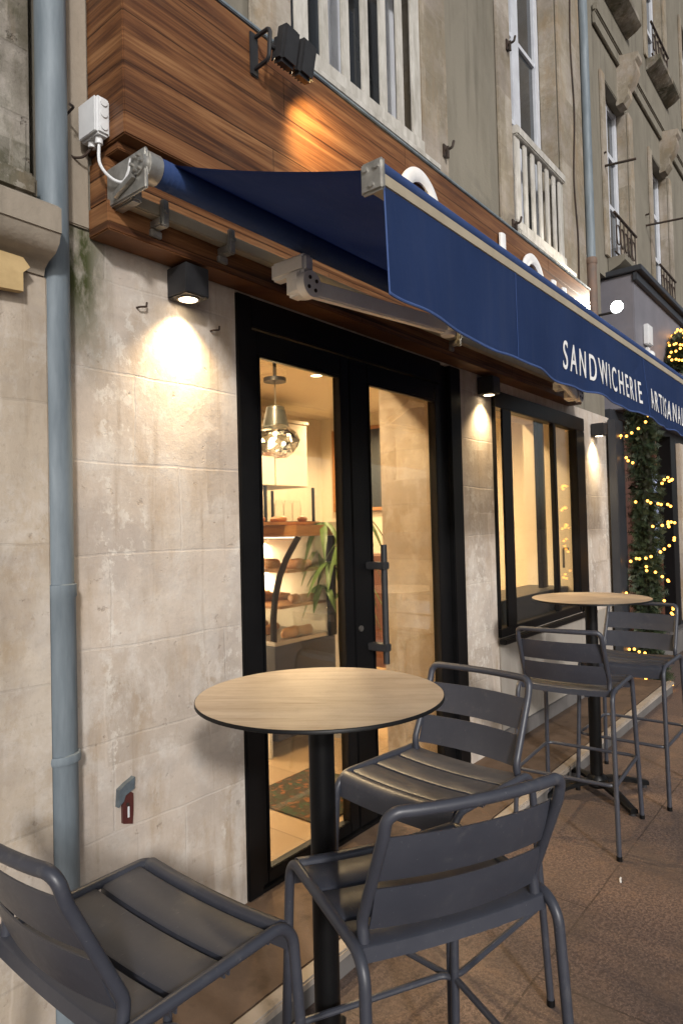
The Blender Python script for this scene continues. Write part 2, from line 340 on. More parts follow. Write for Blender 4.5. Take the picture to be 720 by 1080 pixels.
class MB:
    def __init__(s): s.b = bmesh.new(); s.mi = 0
    def f(s, vs):
        try:
            f = s.b.faces.new(vs); f.material_index = s.mi; return f
        except ValueError: return None
    def quad(s, *p): return s.f([s.b.verts.new(q) for q in p])
    def box(s, x0, x1, y0, y1, z0, z1, bev=0.0, mat=None, seg=2):
        r = bmesh.ops.create_cube(s.b, size=1)
        vs = r['verts']
        for v in vs:
            v.co = V((x0 + (v.co.x + .5) * (x1 - x0), y0 + (v.co.y + .5) * (y1 - y0), z0 + (v.co.z + .5) * (z1 - z0)))
        for f in {f for v in vs for f in v.link_faces}: f.material_index = s.mi
        if bev > 0:
            es = list({e for v in vs for e in v.link_edges})
            g = bmesh.ops.bevel(s.b, geom=es, offset=bev, segments=seg, affect='EDGES', clamp_overlap=True)
            nv = {v for f in g['faces'] for v in f.verts}
            vs = [v for v in nv if v.is_valid]
            # bevelled verts all belong to this box
        if mat is not None:
            allv = {v for v in vs if v.is_valid}
            stack = list(allv)
            while stack:
                v = stack.pop()
                for e in v.link_edges:
                    o = e.other_vert(v)
                    if o not in allv: allv.add(o); stack.append(o)
            for v in allv: v.co = mat @ v.co
        return s
    def tube(s, path, r, n=10, close=False, caps=True):
        path = [V(p) for p in path]; N = len(path)
        if not hasattr(r, '__len__'): r = [r] * N
        tang = []
        for i in range(N):
            a = path[(i - 1) % N] if (close or i > 0) else path[i]
            b = path[(i + 1) % N] if (close or i < N - 1) else path[i]
            tang.append((b - a).normalized())
        t0 = tang[0]; up = V((0, 0, 1)) if abs(t0.z) < .9 else V((1, 0, 0))
        nrm = t0.cross(up).normalized()
        rings = []
        for i in range(N):
            if i > 0:
                q = tang[i - 1].rotation_difference(tang[i]); nrm = (q @ nrm).normalized()
            bi = tang[i].cross(nrm)
            rings.append([s.b.verts.new(path[i] + (nrm * math.cos(2 * PI * k / n) + bi * math.sin(2 * PI * k / n)) * r[i]) for k in range(n)])
        m = N if close else N - 1
        for i in range(m):
            A, B = rings[i], rings[(i + 1) % N]
            if close and i == m - 1:
                best = min(range(n), key=lambda o: (A[0].co - B[o].co).length); B = B[best:] + B[:best]
            for k in range(n): s.f([A[k], A[(k + 1) % n], B[(k + 1) % n], B[k]])
        if caps and not close:
            s.f(rings[0][::-1]); s.f(rings[-1])
        return s
    def cyl(s, p0, p1, r, r1=None, n=20): return s.tube([p0, p1], [r, r if r1 is None else r1], n)
    def lathe(s, prof, cx, cy, cz=0, n=32, cap=True):
        rings = []
        for (r, z) in prof:
            rings.append([s.b.verts.new((cx + r * math.cos(2 * PI * k / n), cy + r * math.sin(2 * PI * k / n), cz + z)) for k in range(n)])
        for A, B in zip(rings, rings[1:]):
            for k in range(n): s.f([A[k], A[(k + 1) % n], B[(k + 1) % n], B[k]])
        if cap: s.f(rings[0][::-1]); s.f(rings[-1])
        return s
    def prism(s, poly, a0, a1, axis='x'):
        """poly in the plane normal to axis, extruded from a0 to a1"""
        def mk(u, w, a): return {'x': V((a, u, w)), 'y': V((u, a, w)), 'z': V((u, w, a))}[axis]
        A = [s.b.verts.new(mk(u, w, a0)) for u, w in poly]; B = [s.b.verts.new(mk(u, w, a1)) for u, w in poly]
        s.f(A); s.f(B[::-1]); n = len(poly)
        for k in range(n): s.f([A[k], B[k], B[(k + 1) % n], A[(k + 1) % n]])
        return s
    def ball(s, c, r, seg=12, ring=8, sc3=(1, 1, 1)):
        m = Matrix.Translation(V(c)) @ Matrix.Diagonal((r * sc3[0], r * sc3[1], r * sc3[2], 1))
        g = bmesh.ops.create_uvsphere(s.b, u_segments=seg, v_segments=ring, radius=1, matrix=m)
        for f in {f for v in g['verts'] for f in v.link_faces}: f.material_index = s.mi
        return s
    def wall(s, x0, x1, z0, z1, y0, y1, holes=()):
        """slab facing -Y with rectangular openings (hx0,hx1,hz0,hz1)"""
        xs = sorted({x0, x1, *[min(max(h[i], x0), x1) for h in holes for i in (0, 1)]})
        zs = sorted({z0, z1, *[min(max(h[i], z0), z1) for h in holes for i in (2, 3)]})
        def solid(i, j):
            if i < 0 or j < 0 or i >= len(xs) - 1 or j >= len(zs) - 1: return False
            cx = (xs[i] + xs[i + 1]) / 2; cz = (zs[j] + zs[j + 1]) / 2
            return not any(h[0] < cx < h[1] and h[2] < cz < h[3] for h in holes)
        cache = {}
        def v(i, j, k):
            key = (i, j, k)
            if key not in cache: cache[key] = s.b.verts.new((xs[i], (y0, y1)[k], zs[j]))
            return cache[key]
        for i in range(len(xs) - 1):
            for j in range(len(zs) - 1):
                if not solid(i, j): continue
                s.f([v(i, j, 0), v(i + 1, j, 0), v(i + 1, j + 1, 0), v(i, j + 1, 0)])
                s.f([v(i, j, 1), v(i, j + 1, 1), v(i + 1, j + 1, 1), v(i + 1, j, 1)])
                if not solid(i - 1, j): s.f([v(i, j, 0), v(i, j + 1, 0), v(i, j + 1, 1), v(i, j, 1)])
                if not solid(i + 1, j): s.f([v(i + 1, j, 0), v(i + 1, j, 1), v(i + 1, j + 1, 1), v(i + 1, j + 1, 0)])
                if not solid(i, j - 1): s.f([v(i, j, 0), v(i, j, 1), v(i + 1, j, 1), v(i + 1, j, 0)])
                if not solid(i, j + 1): s.f([v(i, j + 1, 0), v(i + 1, j + 1, 0), v(i + 1, j + 1, 1), v(i, j + 1, 1)])
        return s
    def build(s, name, mat, parent=None, smooth=True, angle=35, local=False, recalc=True):
        if recalc: bmesh.ops.recalc_face_normals(s.b, faces=s.b.faces[:])
        me = bpy.data.meshes.new(name); s.b.to_mesh(me); s.b.free()
        mats = mat if isinstance(mat, (list, tuple)) else [mat]
        for m in mats: me.materials.append(m)
        if parent is not None and not local:
            off = world_off(parent)
            me.transform(Matrix.Translation(-off))
        if smooth:
            me.polygons.foreach_set('use_smooth', [True] * len(me.polygons))
            me.set_sharp_from_angle(angle=math.radians(angle))
        o = bpy.data.objects.new(name, me); COL.objects.link(o)
        if parent is not None: o.parent = parent
        return o

def thing(name, label, cat, loc=(0, 0, 0), group=None):
    o = bpy.data.objects.new(name, None); COL.objects.link(o); o.location = loc; o.empty_display_size = .1
    return tag(o, label, cat, group)
def tag(o, label, cat, group=None):
    o['label'] = label; o['category'] = cat
    if group: o['group'] = group
    return o
def struct(o): o['kind'] = 'structure'; return o
def single(mb, name, mat, label, cat, loc=(0, 0, 0), group=None, **k):
    o = mb.build(name, mat, None, **k)
    if tuple(loc) != (0, 0, 0):
        o.data.transform(Matrix.Translation(-V(loc))); o.location = loc
    return tag(o, label, cat, group)

def lamp(name, kind, loc, energy, color, parent=None, target=None, **kw):
    d = bpy.data.lights.new(name, kind); d.energy = energy; d.color = color
    for k, v in kw.items(): setattr(d, k, v)
    o = bpy.data.objects.new(name, d); COL.objects.link(o)
    off = world_off(parent) if parent is not None else V((0, 0, 0))
    o.location = V(loc) - off
    if parent is not None: o.parent = parent
    if target is not None:
        o.rotation_euler = (V(target) - V(loc)).to_track_quat('-Z', 'Y').to_euler()
    return o

D = 1.96          # face of the shop wall
WARM = (1, .71, .40)

# ------------------------------------------------------------------ setting
g = MB(); g.quad((-80, -120, 0), (160, -120, 0), (160, 40, 0), (-80, 40, 0)); struct(g.build('pavement', M['pave'], smooth=False))
s_ = MB(); s_.box(-3, 6.5, 1.53, 2.1, .002, .098, .004); struct(s_.build('step', M['step']))
s_ = MB(); s_.box(-3, 6.5, 1.47, 1.527, .07, .102, .006); struct(s_.build('step_edge', M['nosing']))
s_ = MB(); s_.box(-3, 6.5, 1.485, 1.528, .002, .068); struct(s_.build('step_riser', M['riser']))

# ------------------------------------------------------------------ the sandwich shop building
shop = thing('shop_building', 'stone fronted sandwich shop with striped wooden fascia and black glazed door', 'building', (3.5, D, 0))
w = MB()
w.wall(1.0, 6.5, 0.0, 2.53, D, 2.46, [(1.787, 3.60, 0.095, 2.5), (4.03, 5.76, .80, 2.44)])
w.build('ground_floor_wall', M['stone'], shop, smooth=False)
# a different, smoother finish below the window
u = MB(); u.box(4.035, 6.36, D - .012, D - .002, .1, .765, .004); u.build('render_apron', M['under'], shop)
pl = MB(); pl.box(4.035, 6.4, D - .03, D - .014, .1, .2, .004); pl.build('plinth', M['riser'], shop)
# upper wall
W1 = (2.14, 3.22, 3.62, 6.2); W2 = (4.46, 5.42, 3.62, 6.3)
uw = MB(); uw.wall(1.02, 6.4, 2.531, 9.5, D, 2.4, [W1, W2]); uw.build('upper_wall', M['upper'], shop, smooth=False)
tr = MB()
def surround(mb, W, wl, wr, wt=.3, p=.022):
    mb.box(W[0] - wl, W[0], D - p, D - .002, W[2] - .02, W[3] + wt, .006)
    mb.box(W[1], W[1] + wr, D - p, D - .002, W[2] - .02, W[3] + wt, .006)
    mb.box(W[0] + .001, W[1] - .001, D - p, D - .002, W[3] + .001, W[3] + wt, .006)
surround(tr, W1, .25, .30); surround(tr, W2, .22, .55)
tr.build('window_surround', M['upper_trim'], shop)
for W, zt in ((W1, 4.72), (W2, 4.41)):
    for xa, xb in ((W[0] + .001, W[0] + .012), (W[1] - .012, W[1] - .001)):
        m = MB(); m.box(xa, xb, D + .004, 2.098, W[2] + .002, W[3] - .002); m.build('reveal', M['upper_trim'], shop, smooth=False)
    wf = MB(); y0, y1 = 2.10, 2.16
    mid = (W[0] + W[1]) / 2
    for a, b in ((W[0] + .0125, W[0] + .085), (W[1] - .085, W[1] - .0125), (mid - .06, mid + .06)):
        wf.box(a, b, y0, y1, W[2] + .07, W[3] - .002, .006)
    wf.box(W[0] + .076, W[1] - .076, y0 + .005, y1, W[2] + .002, W[2] + .12, .006); wf.box(W[0] + .076, W[1] - .076, y0 + .005, y1, W[3] - .08, W[3] - .004, .006)
    for zb in (W[2] + 1.05, W[2] + 1.75):
        wf.box(W[0] + .076, mid - .061, y0 + .01, y1, zb, zb + .035); wf.box(mid + .061, W[1] - .076, y0 + .01, y1, zb, zb + .035)
    win = wf.build('window', M['white_frame'], shop)
    gl = MB(); gl.box(W[0] + .05, W[1] - .05, y0 + .03, y0 + .04, W[2] + .05, W[3] - .02); gl.build('pane', M['darkglass'], win)
    b = MB(); x0, x1 = W[0] + .01, W[1] - .01
    b.box(x0, x1, D - .055, D + .02, zt - .07, zt, .008); b.box(x0, x1, D - .045, D + .01, W[2] + .03, W[2] + .1, .006)
    nb = 7
    for k in range(nb):
        xc = x0 + .05 + (x1 - x0 - .1) * k / (nb - 1); hw = .03 if k not in (0, nb - 1) else .045
        b.box(xc - hw, xc + hw, D - .03, D - .012, W[2] + .101, zt - .071, .005)
    bal = b.build('balustrade', M['white_wood'], shop); bal['label'] = 'white painted wooden slat balustrade'
    sl = MB(); sl.box(W[0] - .06, W[1] + .09, D - .09, D + .15, W[2] - .05, W[2] - .004, .01); sl.build('sill', M['white_wood'], shop)

q_ = MB(); q_.box(1.03, 1.157, D - .012, D - .001, 2.532, 9.4, .004); q_.build('corner_strip', M['cornice'], shop)
# wooden fascia
f1 = MB()
f1.box(1.16, 5.43, 1.75, D - .003, 2.775, 3.42, .004)
f1.box(1.163, 5.428, 1.862, D - .004, 2.602, 2.748, .003)
f1.box(1.158, 5.432, 1.842, D - .003, 2.505, 2.6, .004)
fas = f1.build('fascia', M['wood'], shop)
f2 = MB(); f2.box(1.17, 5.42, 1.80, D - .005, 2.749, 2.774, .003); f2.build('shadow_moulding', M['wood'], fas)
f3 = MB(); f3.box(1.15, 5.44, 1.742, D - .003, 3.421, 3.436, .003); f3.build('capping', M['zinc'], fas)

# entrance door: black aluminium, two leaves
dr = MB(); ya, yb = D - .012, D + .06
dr.box(1.79, 1.868, ya, yb, .1, 2.498, .004); dr.box(3.375, 3.47, ya + .03, yb, .1, 2.498, .004); dr.box(3.471, 3.598, ya, yb, .1, 2.498, .005)
dr.box(1.869, 3.374, ya + .004, yb, 2.375, 2.498, .004)
dr.box(1.869, 3.374, ya + .004, yb, .1, .115, .002)
door = dr.build('door', M['black'], shop)
def leaf(x0, x1, gx0, gx1):
    m = MB(); a, b = D + .004, D + .056
    m.box(x0, gx0, a, b, .118, 2.37, .004); m.box(gx1, x1, a, b, .118, 2.37, .004)
    m.box(gx0, gx1, a, b, .118, .168, .004); m.box(gx0, gx1, a, b, 2.272, 2.37, .004)
    q = m.build('door_leaf', M['black'], door)
    bd = MB()
    for (p0, p1, r0, r1) in ((gx0, gx0 + .012, .168, 2.272), (gx1 - .012, gx1, .168, 2.272)): bd.box(p0, p1, a - .006, a + .02, r0, r1, .003)
    bd.box(gx0 + .012, gx1 - .012, a - .006, a + .02, .168, .18, .003); bd.box(gx0 + .012, gx1 - .012, a - .006, a + .02, 2.26, 2.272, .003)
    bd.build('glazing_bead', M['black'], door)
    gp = MB(); gp.box(gx0 - .005, gx1 + .005, a + .024, a + .03, .16, 2.28); gp.build('door_pane', M['glass'], door, smooth=False)
leaf(1.872, 2.515, 1.908, 2.452); leaf(2.522, 3.37, 2.664, 3.318)
h = MB(); hx, hy = 2.64, 1.872
h.tube([(hx, hy, .885), (hx, hy, 1.462)], .0155, 14); 
for z in (.965, 1.36): h.box(hx - .03, hx + .02, hy - .018, D + .003, z - .018, z + .018, .004)
h.build('handle', M['blackmatt'], door)
lk = MB(); lk.cyl((2.56, D - .004, 1.06), (2.56, D + .005, 1.06), .014); lk.build('lock_cylinder', M['steel'], door)

# side window of the shop
sw = MB(); ya, yb = D - .02, D + .05
sw.box(4.032, 5.758, ya, yb, 2.325, 2.438, .004); sw.box(4.032, 5.758, ya, yb, .802, .86, .004)
sw.box(4.032, 4.052, ya, yb, .861, 2.324, .003); sw.box(4.15, 4.29, ya, ya + .016, .861, 2.324, .003)
sw.box(5.06, 5.115, ya + .004, yb - .03, .861, 2.324, .005); sw.box(5.56, 5.757, ya, yb, .861, 2.324, .005)
window = sw.build('shop_window', M['black'], shop)
sp = MB(); sp.box(4.05, 5.6, D + .02, D + .026, .86, 2.33); sp.build('pane', M['glass'], window, smooth=False)
sl = MB(); sl.box(4.0, 5.80, D - .07, D - .021, .765, .80, .006); sl.build('sill', M['black'], window)
for hx in (4.19, 5.50):
    hh = MB(); hh.tube(fillet([(hx, D + .055, 1.33), (hx, D + .10, 1.33), (hx, D + .10, 1.17)], .012), .009, 8); hh.build('handle', M['blackmatt'], window)
ip = MB(); ip.box(5.31, 5.43, 2.17, 2.21, 1.01, 2.43, .004); ip.build('reflection_band', M['black'], window)  # made-up dark upright imitating the street's reflection in the glass

# shop interior shell
it = MB(); it.box(.95, 6.45, 2.461, 5.4, .0, .1); it.build('interior_floor', M['tile'], shop, smooth=False)
fl2 = MB(); fl2.box(1.79, 3.6, 2.03, 2.46, .05, .1003); fl2.build('threshold', M['tile'], shop, smooth=False)
ic = MB(); ic.box(.95, 6.45, 2.4, 5.4, 2.88, 2.95); ic.build('interior_ceiling', M['ceiling'], shop, smooth=False)
iw = MB(); iw.box(.95, 6.45, 5.3, 5.4, .1, 2.88); iw.box(6.2, 6.45, 2.461, 5.3, .1, 2.88); iw.box(.9, 1.0, 2.461, 5.3, .1, 2.88); iw.build('interior_wall', M['cream'], shop, smooth=False)
rv = MB(); rv.box(3.475, 3.601, 2.062, 2.47, .1, 2.499); rv.build('door_jamb', M['stone_jamb'], shop, smooth=False)
rv = MB(); rv.box(5.70, 5.761, 2.052, 2.47, .86, 2.439); rv.build('window_jamb', M['cream'], shop, smooth=False)
cn = MB(); cn.box(4.0, 5.695, 2.1, 2.455, .1, 1.0, .004); cn.build('window_bench', M['dark_panel'], shop)

# lamps in the shop ceiling
def downlight(x, y, e, lab):
    t_ = thing('downlight', lab, 'ceiling light', (x, y, 2.88), 'downlights in the shop ceiling')
    r = MB(); r.lathe([(.05, -.004), (.058, -.004), (.058, -.001), (.05, -.001)], x, y, 2.88, 20, False); r.build('ring', M['white_plastic'], t_)
    d = MB(); d.lathe([(.001, -.003), (.049, -.003)], x, y, 2.88, 20, False); d.build('lens', M['e_down'], t_)
    lamp('downlight_lamp', 'SPOT', (x, y, 2.86), e, WARM, t_, (x, y, 0), spot_size=2.6, spot_blend=.6, shadow_soft_size=.05)
downlight(2.6, 2.75, 340, 'ceiling light just inside the glazed entrance door')
downlight(4.35, 3.75, 520, 'ceiling light between the pendant lamp and the chalkboard')
downlight(3.3, 4.5, 420, 'ceiling light in front of the cream wall cupboard')
downlight(5.0, 2.8, 200, 'ceiling light behind the black side window')
downlight(5.5, 4.4, 420, 'ceiling light nearest the back corner of the shop')

# ------------------------------------------------------------------ drainpipes
dp = thing('drainpipe', 'blue grey zinc drainpipe in the corner left of the shop wall', 'drainpipe', (1.012, 1.908, 0))
p = MB(); p.tube([(1.012, 1.908, 1.392), (1.012, 1.908, 6)], .0455, 24); p.build('upper_pipe', M['zinc'], dp)
p = MB(); p.lathe([(.049, 0.1), (.049, 1.36), (.052, 1.365), (.052, 1.4), (.0475, 1.402), (.047, 1.3)], 1.012, 1.908, 0, 24, False); p.build('lower_pipe', M['zinc'], dp)
p = MB(); p.lathe([(.0495, -.014), (.056, -.012), (.058, 0), (.056, .012), (.0495, .014)], 1.012, 1.908, .89, 24, False); p.cyl((1.065, 1.93, .89), (1.075, 1.96, .89), .008); p.build('clamp', M['zinc'], dp)
p = MB(); p.tube(fillet([(1.05, 1.87, 2.86), (1.07, 1.88, 2.865), (1.073, 1.95, 2.86)], .01), .004, 6); p.build('bracket_wire', M['iron'], dp)
p2 = thing('drainpipe', 'thin grey drainpipe high between the second and third upper windows', 'drainpipe', (6.0, 1.91, 2.9))
p = MB(); p.tube([(6.0, 1.91, 3.88), (6.0, 1.91, 10)], .04, 16); p.build('pipe', M['zinc'], p2)
p = MB(); p.tube([(6.0, 1.91, 2.9), (6.0, 1.91, 3.86)], .045, 16); p.lathe([(.046, -.03), (.052, -.02), (.052, .02), (.046, .03)], 6.0, 1.91, 3.87, 16, False); p.build('foot_pipe', M['terracotta'], p2)

# ------------------------------------------------------------------ building on the left
lb = thing('neighbour_building', 'old left hand stone building with grey moulded cornice beside the zinc drainpipe', 'building', (.0, 1.88, 0))
w = MB(); w.box(-4, .975, 1.875, 2.5, 0, 2.31, .006); w.build('ground_floor_wall', M['stone_old'], lb)
w = MB(); w.box(-4, .985, 1.992, 2.6, 2.311, 7.0); w.build('upper_wall', M['rough'], lb, smooth=False)
c = MB()
prof = [(1.99, 2.305), (1.868, 2.305), (1.862, 2.325), (1.84, 2.34), (1.80, 2.352), (1.778, 2.375), (1.77, 2.40), (1.765, 2.40), (1.765, 2.47), (1.785, 2.485), (1.85, 2.51), (1.99, 2.53)]
c.prism(prof, -4, .962); c.build('cornice', M['cornice'], lb, angle=50)
c = MB(); c.box(-4, .94, 1.845, 1.99, 2.515, 2.59, .014); c.build('upper_moulding', M['rough'], lb)
b = MB(); b.prism([(.45, 2.20), (.885, 2.232), (.885, 2.285), (.905, 2.305), (.885, 2.328), (.45, 2.335)], 1.835, 1.86, 'y')
single(b, 'board', M['tan'], 'small tan board wedged under the grey cornice', 'board', (.7, 1.85, 2.2), smooth=False)

# ------------------------------------------------------------------ awning
aw = thing('awning', 'navy canvas folding arm awning with lettered front valance', 'awning', (3.3, 1.75, 2.6))
AX0, AX1 = 1.235, 5.36
def zsag(x): return .0
r = MB(); r.tube([(AX0 - .01, 1.685, 2.655), (AX1, 1.685, 2.655)], .043, 24)
rl = r.build('roller_tube', M['navy'], aw)
for x in (AX0 + .012, AX0 + .03, AX0 + .05):
    cap_ = MB(); cap_.tube([(x, 1.685, 2.655), (x + .004, 1.685, 2.655)], .0437, 24); cap_.build('seam', M['navy'], rl)
fm = MB(); NX, NY = 60, 16
rows = []
for i in range(NX + 1):
    x = AX0 + .03 + (AX1 - AX0 - .06) * i / NX; row = []; sh0 = .03 * (1 - i / NX)
    for j in range(NY + 1):
        q = j / NY; y = 1.69 + (.897 - 1.69) * q; z = 2.698 + (2.405 - 2.698) * q - .018 * math.sin(PI * q) + .004 * math.sin(x * 5 + q * 3) * math.sin(PI * q)
        row.append(fm.b.verts.new((x + sh0 * q, y, z)))
    rows.append(row)
for i in range(NX):
    for j in range(NY): fm.f([rows[i][j], rows[i + 1][j], rows[i + 1][j + 1], rows[i][j + 1]])
bmesh.ops.solidify(fm.b, geom=fm.b.faces[:], thickness=.0015)
fm.build('canopy', M['navy'], aw, angle=60)
fb = MB(); fb.prism([(.882, 2.360), (.93, 2.360), (.935, 2.377), (.925, 2.392), (.882, 2.387)], AX0 + .05, AX1); fb.build('front_bar', M['beige_metal'], aw)
fr_ = MB(); fr_.tube([(AX0 + .06, .9, 2.407), (AX1, .9, 2.404)], .0165, 14); fr_.build('front_roll', M['navy'], aw)
ec = MB(); ec.box(AX0 + .032, AX0 + .049, .874, .94, 2.342, 2.42, .006)
for yy, zz in ((.89, 2.40), (.922, 2.40), (.905, 2.36)): ec.cyl((AX0 + .026, yy, zz), (AX0 + .033, yy, zz), .007, n=10)
ec.build('end_cap', M['alu'], aw)
vm_ = MB(); NX, NZ = 220, 14
def vy(x, q): return .886 + q * (.012 * math.sin(x * 3.1 + .6) + .007 * math.sin(x * 8.3) + .004 * math.sin(x * 19 + 1)) - .006 * q
def vz(x, q):
    bot = 2.085 - .011 * (x - AX0) + .005 * math.sin(x * 9.5) + .003 * math.sin(x * 23) + .014 * math.exp(-((x - AX0) / .1) ** 2)
    return 2.3595 + (bot - 2.3595) * q
rows = []
for i in range(NX + 1):
    x = AX0 + .055 + (AX1 - AX0 - .055) * i / NX
    rows.append([vm_.b.verts.new((x - .022 * (j / NZ) * math.exp(-((x - AX0 - .055) / .25) ** 2), vy(x, j / NZ), vz(x, j / NZ))) for j in range(NZ + 1)])
for i in range(NX):
    for j in range(NZ): vm_.f([rows[i][j], rows[i + 1][j], rows[i + 1][j + 1], rows[i][j + 1]])
bmesh.ops.solidify(vm_.b, geom=vm_.b.faces[:], thickness=.0012)
val = vm_.build('valance', M['navy'], aw, angle=60)
hm = MB(); hm.tube([(AX0 + .055 - .022 * math.exp(-((AX1 - AX0 - .055) * i / 200 / .25) ** 2) + (AX1 - AX0 - .055) * i / 200, vy(AX0 + .055 + (AX1 - AX0 - .055) * i / 200, 1), vz(AX0 + .055 + (AX1 - AX0 - .055) * i / 200, 1)) for i in range(201)], .0038, 6)
hm.tube([(AX0 + .055 - .0022 * q, vy(AX0 + .055, q / 10), vz(AX0 + .055, q / 10)) for q in range(11)], .0022, 6)
hm.build('hem', M['hem'], val)
for xs in (2.02, 3.51, 4.62):
    sm = MB(); sm.tube([(xs, vy(xs, q / 8) - .0022, vz(xs, q / 8)) for q in range(9)], .0016, 5); sm.build('seam', M['navy'], val)

def text_mesh(txt, width, height, extrude=.0012, offset=.004):
    cu = bpy.data.curves.new('txt', 'FONT'); cu.body = txt; cu.size = 1; cu.extrude = extrude; cu.offset = offset; cu.space_character = 1.42
    o = bpy.data.objects.new('txt', cu); COL.objects.link(o)
    bpy.context.view_layer.update()
    dg = bpy.context.evaluated_depsgraph_get()
    me = bpy.data.meshes.new_from_object(o.evaluated_get(dg)); bpy.data.objects.remove(o)
    xs = [v.co.x for v in me.vertices]; ys = [v.co.y for v in me.vertices]
    sx = width / (max(xs) - min(xs)); sy = height / (max(ys) - min(ys)); x0, y0 = min(xs), min(ys)
    for v in me.vertices: v.co = V(((v.co.x - x0) * sx, (v.co.y - y0) * sy, v.co.z))
    return me
for txt, xa, xb in (('SANDWICHERIE', 2.44, 3.42), ('ARTISANALE', 3.575, 4.46)):
    lt = bmesh.new(); lt.from_mesh(text_mesh(txt, xb - xa, .108))
    for v in lt.verts:
        x = xa + v.co.x; zb = 2.122 - .0095 * (x - 2.4); z = zb + v.co.y
        q = (2.3595 - z) / (2.3595 - vz(x, 1))
        v.co = V((x, vy(x, q) - .0035 + v.co.z * .5, z))
    mb = MB(); mb.b.free(); mb.b = lt
    mb.build('lettering', M['white_letter'], val, smooth=False)
# torsion bar, end bracket, wall brackets
tb = MB(); tb.box(AX0 - .04, 5.3, 1.80, 1.84, 2.585, 2.628, .004); tb.build('torsion_bar', M['beige_metal'], aw)
br_ = MB()
br_.box(1.165, 1.178, 1.655, 1.86, 2.575, 2.70, .004)
br_.box(1.178, 1.215, 1.74, 1.86, 2.57, 2.70, .006)
br_.cyl((1.178, 1.685, 2.655), (1.222, 1.685, 2.655), .046, n=22); br_.cyl((1.158, 1.685, 2.655), (1.178, 1.685, 2.655), .034, n=22)
for k in range(6):
    a = k * PI / 3; br_.cyl((1.148, 1.685 + .022 * math.cos(a), 2.655 + .022 * math.sin(a)), (1.16, 1.685 + .022 * math.cos(a), 2.655 + .022 * math.sin(a)), .006, n=8)
br_.prism([(1.70, 2.615), (1.80, 2.585), (1.805, 2.6), (1.705, 2.632)], 1.15, 1.164)
br_.build('end_bracket', M['alu'], aw)
for x in (1.33, 1.62, 3.3, 4.9):
    b = MB(); b.box(x - .018, x + .018, 1.785, 1.86, 2.555, 2.583, .004); b.box(x - .014, x + .014, 1.778, 1.798, 2.55, 2.64, .005); b.cyl((x, 1.77, 2.60), (x, 1.78, 2.60), .008, n=8)
    b.box(x - .022, x + .022, 1.83, 1.86, 2.53, 2.554, .003); b.build('wall_bracket', M['alu'], aw)
def arm(sx, d, tz):
    a = MB(); sy = 1.665; sz = tz
    a.box(sx - .03, sx + .03, 1.62, 1.80, sz + .05, sz + .12, .012)
    a.lathe([(.001, -.028), (.045, -.028), (.055, -.02), (.055, .02), (.045, .028), (.001, .028)], sx + d * .012, sy, sz, 22, False)
    a.box(sx - .04, sx + .035, sy - .03, sy + .05, sz - .035, sz + .06, .014)
    for k in range(4):
        an = k * PI / 2 + .5
    sh = a.build('arm_shoulder', M['white_metal'], aw)
    dk = MB(); dk.cyl((sx - d * .004, sy - .062, sz), (sx - d * .004, sy - .025, sz), .05, n=26); dk.build('joint_disc', M['white_metal'], sh)
    for k in range(4):
        an = k * PI / 2 + .6; bo = MB(); bo.cyl((sx - d * .004 + .026 * math.cos(an), sy - .0655, sz + .026 * math.sin(an)), (sx - d * .004 + .026 * math.cos(an), sy - .06, sz + .026 * math.sin(an)), .0075, n=10); bo.build('bolt', M['iron'], sh)
    e = V((sx + d * .76, 1.47, sz - .022)); s0 = V((sx + d * .03, sy - .03, sz - .004))
    m = MB(); dirv = (e - s0); L = dirv.length; rot = dirv.to_track_quat('X', 'Z').to_matrix().to_4x4()
    m.box(0, L, -.018, .018, -.032, .032, .006, mat=Matrix.Translation(s0) @ rot); m.build('upper_arm', M['white_metal'], aw)
    el = MB(); el.lathe([(.001, -.04), (.03, -.04), (.034, -.034), (.034, .034), (.03, .04), (.001, .04)], e.x, e.y, e.z, 18, False); el.build('elbow', M['white_metal'], aw)
    f_ = V((sx + d * .33, .94, 2.385)); m = MB(); dv = f_ - e
    m.box(0, dv.length, -.014, .014, -.022, .022, .005, mat=Matrix.Translation(e) @ dv.to_track_quat('X', 'Z').to_matrix().to_4x4()); m.build('forearm', M['white_metal'], aw)
arm(1.855, 1, 2.458); arm(4.72, -1, 2.45)

# junction box + cables
jb = thing('junction_box', 'white electrical junction box with hanging cable on the fascia end', 'junction box', (1.135, 1.88, 2.84))
j = MB(); j.box(1.112, 1.158, 1.822, 1.925, 2.785, 2.905, .007); j.build('box', M['white_plastic'], jb)
j = MB(); j.box(1.107, 1.1118, 1.827, 1.92, 2.79, 2.90, .002); j.build('lid', M['white_plastic'], jb)
for pa, pb in (((1.135, 1.822, 2.81), (1.135, 1.818, 2.81)), ((1.135, 1.822, 2.85), (1.135, 1.818, 2.85)), ((1.135, 1.822, 2.885), (1.135, 1.818, 2.885)), ((1.135, 1.85, 2.785), (1.135, 1.85, 2.765)), ((1.135, 1.89, 2.785), (1.135, 1.89, 2.768))):
    j = MB(); j.cyl(pa, pb, .012, n=12); j.build('gland', M['white_plastic'], jb)
def curve_pts(pts, n=10):
    P = [V(p) for p in pts]; out = []
    for i in range(len(P) - 1):
        a = P[max(i - 1, 0)]; b_ = P[i]; c_ = P[i + 1]; d_ = P[min(i + 2, len(P) - 1)]
        for k in range(n):
            t_ = k / n; out.append(.5 * ((2 * b_) + (c_ - a) * t_ + (2 * a - 5 * b_ + 4 * c_ - d_) * t_ ** 2 + (3 * b_ - a - 3 * c_ + d_) * t_ ** 3))
    out.append(P[-1]); return out
